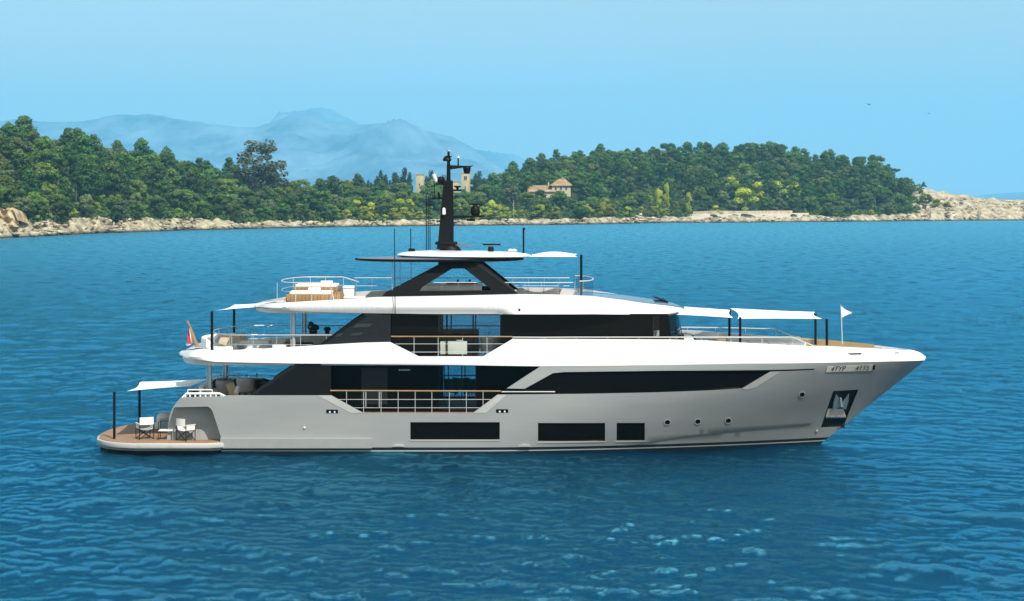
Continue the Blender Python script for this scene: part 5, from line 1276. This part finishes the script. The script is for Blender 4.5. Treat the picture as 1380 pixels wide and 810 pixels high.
def make_protos():
    for kind in ('oak', 'olive', 'pine', 'cypress', 'shrub', 'lime', 'gum', 'stone'):
        PROTO[kind] = []  # cluster tone mostly climbs with height, painting sunlit tops into the leaf colour
        for v in range(5 if kind in ('oak', 'pine', 'olive', 'shrub') else 3):
            r = random.Random(hash((kind, v)) % 1000 if False else (sum(map(ord, kind))*31+v*7)); cs = []
            if kind in ('oak', 'olive'):              # unit tree about 10 m tall, rounded and lumpy
                for i in range(24):
                    a = r.uniform(0, 6.28); t = r.random(); rad = 3.6*math.sin(math.pi*min(1, .18+.70*t))**.8*r.uniform(.45, 1.05)
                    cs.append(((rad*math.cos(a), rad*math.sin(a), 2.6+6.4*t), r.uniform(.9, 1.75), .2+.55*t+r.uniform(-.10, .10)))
                per, q, th, r0 = 85, .29, 6.0, .26
            elif kind in ('shrub', 'lime'):
                for i in range(18):
                    a = r.uniform(0, 6.28); t = r.random(); rad = 3.7*math.cos(t*1.35)*r.uniform(.4, 1.0)
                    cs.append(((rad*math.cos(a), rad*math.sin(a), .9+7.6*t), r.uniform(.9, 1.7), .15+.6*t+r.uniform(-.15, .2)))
                per, q, th, r0 = 80, .28, 3.5, .2
            elif kind == 'pine':                      # irregular, layered, bare lower trunk
                n = r.randint(13, 17)
                for i in range(n):
                    t = i/(n-1); a = i*2.4+r.uniform(-.5, .5); rad = (3.4*(1-t**2.2)+.35)*r.uniform(.45, 1.0)
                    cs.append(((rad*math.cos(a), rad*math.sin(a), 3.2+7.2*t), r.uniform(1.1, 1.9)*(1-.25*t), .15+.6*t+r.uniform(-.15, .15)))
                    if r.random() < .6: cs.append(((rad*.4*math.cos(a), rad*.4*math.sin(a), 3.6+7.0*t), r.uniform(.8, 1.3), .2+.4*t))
                per, q, th, r0 = 85, .27, 9.6, .22
            elif kind == 'stone':                     # umbrella pine of the skyline
                for i in range(17):
                    a = r.uniform(0, 6.28); rad = 4.2*r.random()**.6; z = 8.2+1.5*(1-(rad/4.2)**2)+r.uniform(-.5, .4)
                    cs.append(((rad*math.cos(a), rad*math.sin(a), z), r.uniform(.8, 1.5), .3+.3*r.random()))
                per, q, th, r0 = 80, .27, 8.4, .2
            elif kind == 'cypress':
                for i in range(16):
                    t = i/15; rad = .95*math.sin(math.pi*min(1, .12+.80*t))**.7
                    for k in range(2):
                        a = r.uniform(0, 6.28); cs.append(((rad*.6*math.cos(a), rad*.6*math.sin(a), .7+9.4*t), .35+.55*rad, .25+.4*t+r.uniform(-.1, .1)))
                per, q, th, r0 = 60, .24, 6.0, .14
            else:                                     # gum tree: tall, open, clumped crown
                for i in range(62):
                    a = r.uniform(0, 6.28); t = r.random()**.75; rad = 4.3*math.sin(math.pi*min(1, .25+.62*t))*r.uniform(.35, 1.08)
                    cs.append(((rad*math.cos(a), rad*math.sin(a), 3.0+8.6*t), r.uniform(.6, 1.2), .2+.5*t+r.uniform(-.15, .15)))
                per, q, th, r0 = 52, .24, 8.5, .24
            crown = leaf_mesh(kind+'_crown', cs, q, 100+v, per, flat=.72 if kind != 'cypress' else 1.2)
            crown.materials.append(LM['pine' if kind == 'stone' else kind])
            tips = [c[0] for c in cs if c[2] > .3][:7] if kind not in ('cypress', 'shrub') else []
            tr = limb_mesh(kind+'_trunk', th, r0, tips, v); tr.materials.append(M['bark_pale' if kind == 'gum' else 'bark']); tr.shade_smooth()
            PROTO[kind].append((crown, tr))
make_protos()
NAMES = {'oak': 'broadleaf_tree', 'olive': 'olive_tree', 'pine': 'pine_tree', 'cypress': 'cypress_tree', 'shrub': 'shrub', 'lime': 'bright_tree', 'gum': 'eucalyptus_tree', 'stone': 'umbrella_pine'}
CATS = {'shrub': 'shrub'}
LOOK = {'oak': 'dark green broadleaf tree', 'olive': 'grey green rounded tree', 'pine': 'dark blue green pine', 'cypress': 'slim dark cypress', 'shrub': 'yellow green leafy shrub', 'lime': 'bright yellow green tree', 'gum': 'tall open eucalyptus', 'stone': 'flat topped umbrella pine'}
_tr = random.Random(77)
def plant(kind, px, r, h, label, group, wide=1.0, v=None):
    """h metres tall at r metres behind the shoreline on photo column px"""
    p = at_land(px, r); cm, tm = PROTO[kind][_tr.randrange(len(PROTO[kind])) if v is None else v]
    s = h/10.6; o = empty(NAMES[kind], p, _tr.uniform(0, 6.28)); o.scale = (s*wide, s*wide, s)
    c = bpy.data.objects.new('crown', cm); C.objects.link(c); c.parent = o
    t = bpy.data.objects.new('trunk', tm); C.objects.link(t); t.parent = o
    return tag(o, label, CATS.get(kind, 'tree'), group)
def top_y(px, r, h):
    d = float(shore_d(px))+r; return 270-(G(px, r)+h-H)*F/d
FAR_KEEP = []
BLOCK = [(703, 778, 254, 0, 96), (556, 574, 258, 0, 150), (606, 640, 256, 0, 190)]      # px range, keep tops below this y in front of the buildings
def zone_label(px, t):
    if px < 330: where = 'left wooded hill'
    elif px < 650: where = 'low wooded shore between the hills'
    else: where = 'right wooded hill'
    row = 'at the front of the' if t < .16 else ('on the lower slope of the' if t < .5 else ('on the upper slope of the' if t < .85 else 'on the skyline of the'))
    return f'{row} {where}'
def forest():
    pts = []; made = {}
    # candidates over the hills, thinned by a minimum spacing
    cands = []
    for _ in range(10500):
        px = _tr.uniform(-230, 1246); L = float(interp(px, RLEN)); t = _tr.random()**.8
        cands.append((px, t, 8.5+(L-4)*t if px > 330 else 10+(L-6)*t))
    cands.sort(key=lambda c: c[1])
    for px, t, r in cands:
        if 930 < px < 1092 and r < 22: continue
        d = float(shore_d(px))+r; x = d*(px-690)/F; y = d
        sp = 6.8 if px < 330 else (6.8 if px < 650 else 8.2)
        sp *= 1+.22*t*(px > 650)
        if any((x-a)**2+((y-b)*.55)**2 < sp*sp for a, b in pts): continue
        u = _tr.random()
        if t < .10 or (t < .3 and 400 < px < 900 and u < .3): kind = 'shrub' if u < (.62 if 380 < px < 900 else .2) else ('olive' if u < .6 else 'oak')
        elif px < 330: kind = 'oak' if u < .42 else ('pine' if u < .68 else ('olive' if u < .95 else 'shrub'))
        elif px < 650: kind = 'olive' if u < .32 else ('oak' if u < .68 else ('shrub' if u < .92 else 'pine'))
        else: kind = 'pine' if u < .52 else ('oak' if u < .76 else ('olive' if u < .95 else 'shrub'))
        if 495 < px < 660 and t > .72 and u < .45: kind = 'cypress'
        if t > .86 and kind == 'pine' and px > 640 and u < .22: kind = 'stone'
        h = {'oak': 11.2, 'olive': 9.4, 'pine': 13.0, 'cypress': 13, 'shrub': 5.6, 'stone': 13.0}[kind]*_tr.uniform(.78, 1.22)
        wide = {'oak': 1.15, 'olive': 1.2, 'pine': 1.05, 'cypress': .95, 'shrub': 1.3, 'stone': .95}[kind]*_tr.uniform(.9, 1.15)
        if t < .12: h *= .8
        if px > 1185: h *= max(.35, 1-(px-1185)/75)
        ok = True
        for a, b, yy, r0, r1 in BLOCK:
            if a-4 < px < b+4 and r0 <= r < r1 and top_y(px, r, h) < yy:
                k = 0
                while top_y(px, r, h) < yy and h > 3.2: h *= .9
                if top_y(px, r, h) < yy: ok = False
            if a-6 < px < b+6 and r1 <= r < r1+22: ok = False
        if not ok: continue
        pts.append((x, y)); z = zone_label(px, t)
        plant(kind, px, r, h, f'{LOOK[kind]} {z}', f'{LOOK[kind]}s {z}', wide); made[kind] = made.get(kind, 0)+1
    print('forest', made, len(pts))
forest()
for px, r, h in ((10, 26, 9), (22, 25, 8), (34, 12, 8), (44, 13, 9), (55, 13, 8), (2, 27, 9), (-10, 27, 9), (83, 13, 8), (70, 24, 8)): plant('oak', px, r, h, 'dark green broadleaf tree by the ochre cliff faces', 'dark green broadleaf trees by the ochre cliff faces', 1.1)
# trees the eye picks out
plant('gum', 351, 70, 26.5, 'tall open crowned eucalyptus standing above the low wooded shore', None, 1.15, 0)
plant('gum', 338, 74, 17, 'smaller eucalyptus leaning out left of the tallest eucalyptus', None, 1.2, 1)
plant('gum', 365, 66, 17, 'smaller eucalyptus close on the right of the tallest eucalyptus', None, 1.0, 2)
plant('lime', 1004, 22, 15, 'round bright yellow green tree above the stone sea wall', None, 1.5)
plant('lime', 1046, 55, 15, 'bright yellow green tree behind the round one by the sea wall', None, 1.4)
plant('lime', 929, 16, 14, 'slim bright yellow green tree left of the sandy terrace', None, .55)
plant('lime', 888, 22, 15, 'slim yellow green tree beside the pale shore path', None, .55)
plant('lime', 898, 26, 18, 'leaning yellow green tree behind the slim one by the shore path', None, .35)
plant('lime', 965, 18, 5.5, 'low bright bush on the terrace left of the round yellow tree', None, 1.7)
for px, h, w_ in ((468, 6, 1.5), (492, 7.5, 1.3), (531, 7, 1.5), (545, 7, 1.4), (566, 5, 1.7), (648, 8, 1.3), (668, 9, 1.3), (683, 7, 1.2), (727, 8.5, 1.6), (748, 7, 1.6), (790, 8, 1.4), (808, 9, 1.3), (822, 6, 1.5), (846, 6, 1.2), (880, 6.5, 1.4)):
    plant('shrub', px, _tr.uniform(8, 14), h, 'yellow green shrub at the head of the rocky shore', 'yellow green shrubs at the head of the rocky shore', w_)
for px, h, r in ((509, 14, 118), (514, 17, 122), (520, 14, 120), (531, 15, 112), (537, 13, 118), (545, 18, 124), (552, 15, 120), (575, 15, 118), (581, 17, 122), (588, 14, 110), (598, 15, 120), (641, 15, 150), (646, 17, 155), (652, 13, 148)):
    plant('cypress', px, r, h, 'slim dark cypress in the row between the two stone towers', 'slim dark cypresses by the two stone towers', 1.0)
for px, r, h, w_ in ((481, 30, 9, 1.1), (500, 24, 8, 1.2), (522, 38, 10, 1.2), (538, 30, 9, 1.2), (553, 34, 9, 1.1), (640, 22, 8, 1.1), (662, 30, 9, 1.0), (800, 26, 9, 1.1), (818, 22, 8, 1.2), (1022, 48, 13, 1.2), (1068, 60, 13, 1.2), (1085, 46, 11, 1.1), (985, 70, 13, 1.2)):
    plant('lime', px, r, h, 'yellow green tree standing out among the darker shore trees', 'yellow green trees among the darker shore trees', w_)
plant('shrub', 1262, 22, 6, 'low dark bush spreading over the bare rock of the point', None, 2.0)
plant('oak', 1248, 26, 7.5, 'last dark tree before the bare rock of the point', None, 1.3)
plant('olive', 1276, 20, 4, 'outermost grey green bush on the bare rocky point', None, 2.0)
# undergrowth hides the soil between the trunks
def undergrowth():
    r = np.random.default_rng(8); cs = []
    for i in range(2600):
        px = r.uniform(-240, 1240); L = float(interp(px, RLEN)); rr = (13 if px < 330 else 9)+(L*1.05-10)*r.random()**1.3
        if 925 < px < 1095 and rr < 24: continue
        p = at_land(px, rr); cs.append(((p.x, p.y, p.z+.5), r.uniform(1.8, 3.4), r.uniform(.1, .7)))
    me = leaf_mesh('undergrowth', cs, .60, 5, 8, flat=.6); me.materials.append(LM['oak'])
    o = bpy.data.objects.new('undergrowth', me); C.objects.link(o); tag(o, 'low green undergrowth covering the ground below the trees', kind='stuff')
undergrowth()

# ------------------------------------------------------------------ buildings
def roofmat():
    m, nt, b = newmat('terracotta_tiles'); tcn = N(nt, 'ShaderNodeTexCoord'); no = N(nt, 'ShaderNodeTexNoise'); no.inputs['Scale'].default_value = .5; no.inputs['Detail'].default_value = 8
    nt.links.new(tcn.outputs['Object'], no.inputs['Vector']); rp = ramp(nt, no.outputs[0], [(.35, (.26, .15, .07)), (.6, (.38, .23, .12)), (.75, (.46, .32, .19))]); nt.links.new(rp.outputs[0], b.inputs['Base Color']); b.inputs['Roughness'].default_value = .9
    return m
M['tiles'] = roofmat()
def tower(name, label, px0, px1, ytop, ybase, r, wins=(), crown=False):
    pm = (px0+px1)/2; d = float(shore_d(pm))+r; k = d/F; w_ = (px1-px0)*k; x = (pm-690)*k; zt = H-(ytop-270)*k; zb = H-(ybase-270)*k
    t = empty(name, (x, d-D, zb), R(-14)); tag(t, label, 'tower'); h = zt-zb; w_ *= .86
    MB().bx(-w_/2, w_/2, -w_/2, w_/2, -6, h).build('wall', M['stone'], t, bevel=.05)
    MB().bx(-w_/2-.25, w_/2+.25, -w_/2-.25, w_/2+.25, h, h+.5).build('parapet', M['stone'], t)
    if crown:
        for sx_ in (-1, 0, 1): MB().bx(sx_*w_*.4-.5, sx_*w_*.4+.5, -w_/2-.25, -w_/2+.25, h+.5, h+1.2).build('merlon', M['stone'], t)
    for wx, wz, ww, wh in wins:
        f = MB().bx(wx*w_-ww/2, wx*w_+ww/2, -w_/2-.04, -w_/2+.2, wz*h, wz*h+wh).build('window', M['opening'], t)
        MB().bx(wx*w_-ww/2-.1, wx*w_+ww/2+.1, -w_/2-.14, -w_/2, wz*h-.2, wz*h-.02).build('sill', M['stone'], f)
    return t
tower('stone_tower', 'plain square cream stone tower standing left of the yacht mast', 561, 571.5, 235.5, 268, 112, [(.05, .55, .5, 1.0)])
tower('bell_tower', 'cream stone tower with paired dark openings right of the mast', 622, 633.5, 233.5, 268, 150, [(-.02, .74, .7, 2.0), (.2, .74, .7, 2.0), (0.05, .4, .6, 1.2)], True)
tower('ruined_wall', 'lower cream ruined wall just left of the paired opening tower', 607.5, 619, 245, 268, 148, [])
def house():
    d = float(shore_d(745))+104; k = d/F; X = lambda px: (px-690)*k; Z = lambda py: H-(py-270)*k
    t = empty('villa', (X(745), d-D, Z(262))); tag(t, 'cream villa with orange tiled hip roof half hidden among the pines', 'house'); o = Vector(t.location)
    def L(px, py, dy=0): return Vector((X(px)-o.x, dy, Z(py)-o.z))
    mb = MB(); a, b = L(744, 270), L(769, 249.5); mb.bx(a.x, b.x, 0, 14, a.z-6, b.z); mb.build('wall', M['plaster'], t)
    a, b = L(740, 250.2), L(772, 250.2); ap = L(758, 240.5); mid = 7
    rf = MB().add([(a.x, -1, a.z), (b.x, -1, b.z), (b.x, 15, b.z), (a.x, 15, a.z), (ap.x-1.5, mid, ap.z), (ap.x+1.5, mid, ap.z)], [(0, 1, 5, 4), (1, 2, 5), (2, 3, 4, 5), (3, 0, 4), (3, 2, 1, 0)]).build('hip_roof', M['tiles'], t, smooth=None)
    MB().lathe((ap.x, mid, ap.z-.1), [(.6, 0), (.6, .6), (.3, 1.0)], 8).build('finial', M['tiles'], rf)
    a, b = L(713, 262), L(746, 256); MB().bx(a.x, b.x, -3, 6, a.z-6, b.z).build('wing_wall', M['plaster'], t)
    a, b = L(711, 258.5), L(748, 258.5); e = L(714, 250.8)
    MB().add([(a.x, -4, a.z), (b.x, -4, b.z), (b.x, 6.5, e.z), (a.x, 6.5, e.z), (a.x, 6.5, a.z), (b.x, 6.5, a.z)], [(0, 1, 2, 3), (0, 3, 4), (1, 5, 2), (3, 2, 5, 4), (0, 4, 5, 1)]).build('wing_roof', M['tiles'], t, smooth=None)
    a, b = L(706.5, 262), L(743, 249.8); MB().bx(a.x, b.x, 7, 8, a.z, b.z).build('back_wall', M['plaster'], t)
    c = L(739.5, 245.5); MB().bx(c.x-.35, c.x+.35, 6.2, 6.9, c.z-4, c.z).build('chimney', M['plaster'], t)
    for px in (749, 756, 763):
        c = L(px, 254.5); f = MB().bx(c.x-.45, c.x+.45, -.04, .2, c.z-.6, c.z+.9).build('window', M['opening'], t)
        MB().bx(c.x-.6, c.x+.6, -.12, 0, c.z-.8, c.z-.62).build('sill', M['plaster'], f)
house()
# sea wall and terrace on the right, path and pale boulders
def strip(name, pts, mat, label, cat=None, kind=None, width=3, hgt=None, lift=.5):
    mb = MB(); rows = [[], [], [], []]
    for px, r in pts:
        p = at_land(px, r); q = at_land(px, r+width); z = p.z+lift
        if hgt: rows[0].append((p.x, p.y, p.z-1)); rows[1].append((p.x, p.y, p.z+hgt)); rows[2].append((q.x, q.y, p.z+hgt)); rows[3].append((q.x, q.y, p.z-1))
        else: rows[0].append((p.x, p.y, p.z-1)); rows[1].append((p.x, p.y, z)); rows[2].append((q.x, q.y, max(z, q.z+lift))); rows[3].append((q.x, q.y, q.z-1))
    mb.grid(rows); o = mb.build(name, mat, None, smooth=None); return tag(o, label, cat, kind=kind)
M['sand'] = simple('sand_terrace', (.50, .43, .32), .95, var=.12, scale=.3, spec=.1)
M['wall'] = simple('dry_stone_wall', (.48, .41, .30), .95, var=.25, scale=.6, spec=.1, bump=.5, bscale=1.5)
strip('beach', [(925, 3), (950, 2), (985, 2), (1020, 2.5), (1055, 3), (1090, 4)], M['sand'], 'pale sandy terrace along the water', kind='structure', width=13, lift=.5)
strip('sea_wall', [(934, 15), (960, 15), (1000, 15), (1040, 15), (1068, 15)], M['wall'], 'long low tan stone wall above the sandy terrace', 'wall', width=1.0, hgt=2.0)
strip('path', [(868, 3), (864, 7), (858, 11), (852, 15), (846, 22), (843, 30)], M['sand'], 'pale path climbing from the shore', kind='structure', width=4, lift=.45)
for px, r, s, lab in ((843.5, 16, 1.5, 'larger round white boulder beside the pale shore path'), (863.5, 13, 1.1, 'smaller round white boulder nearer the sandy shore')):
    V, Fc = rock_shape(int(px), 2); p = at_land(px, r)
    o = MB().add([tuple(Vector(v)*s) for v in V], Fc).build('white_boulder', M['plaster'], None, smooth=30); o.location = p+Vector((0, 0, s*.6)); tag(o, lab, 'rock')
for px, r, h in ((692, 18, 8.5), (619, 24, 9)):
    p = at_land(px, r); o = MB().tube([(0, 0, -.5), (.1, 0, h*.5), (0, .1, h)], [.22, .18, .12], 8).tube([(.05, 0, h*.7), (.9, 0, h*.95)], [.08, .04], 6).tube([(.08, 0, h*.6), (-.8, .1, h*.85)], [.08, .04], 6).build('bare_trunk', M['bark_pale'], None)
    o.location = p; tag(o, {692: 'bare pale dead trunk in front of the pines below the villa', 619: 'bare pale dead trunk below the paired opening tower'}[px], 'tree')
# two birds high on the right
def bird(px, py, dist, label):
    k = dist/F; b = MB()
    b.tube([(-.45, 0, 0), (-.2, 0, .02), (.1, 0, .03), (.35, 0, .02), (.48, 0, 0)], [.02, .09, .11, .06, .02], 8)
    for s in (-1, 1): b.grid([[(-.12, 0, .04), (-.16, s*.45, .22), (-.30, s*.95, .12)], [(.18, 0, .04), (.14, s*.45, .22), (-.12, s*1.0, .10)]])
    b.add([(-.4, -.04, 0), (-.75, -.14, 0), (-.75, .14, 0), (-.4, .04, 0)], [(0, 1, 2, 3)])
    o = b.build('bird', M['charcoal'], None, smooth=60); o.scale = (.75,)*3; o.location = ((px-690)*k, dist-D, H-(py-270)*k); o.rotation_euler = (R(8), 0, R(50)); tag(o, label, 'bird')
bird(1171, 141, 330, 'tiny dark bird higher in the sky on the right')
bird(1252, 153, 420, 'tiny dark bird lower and farther right in the sky')
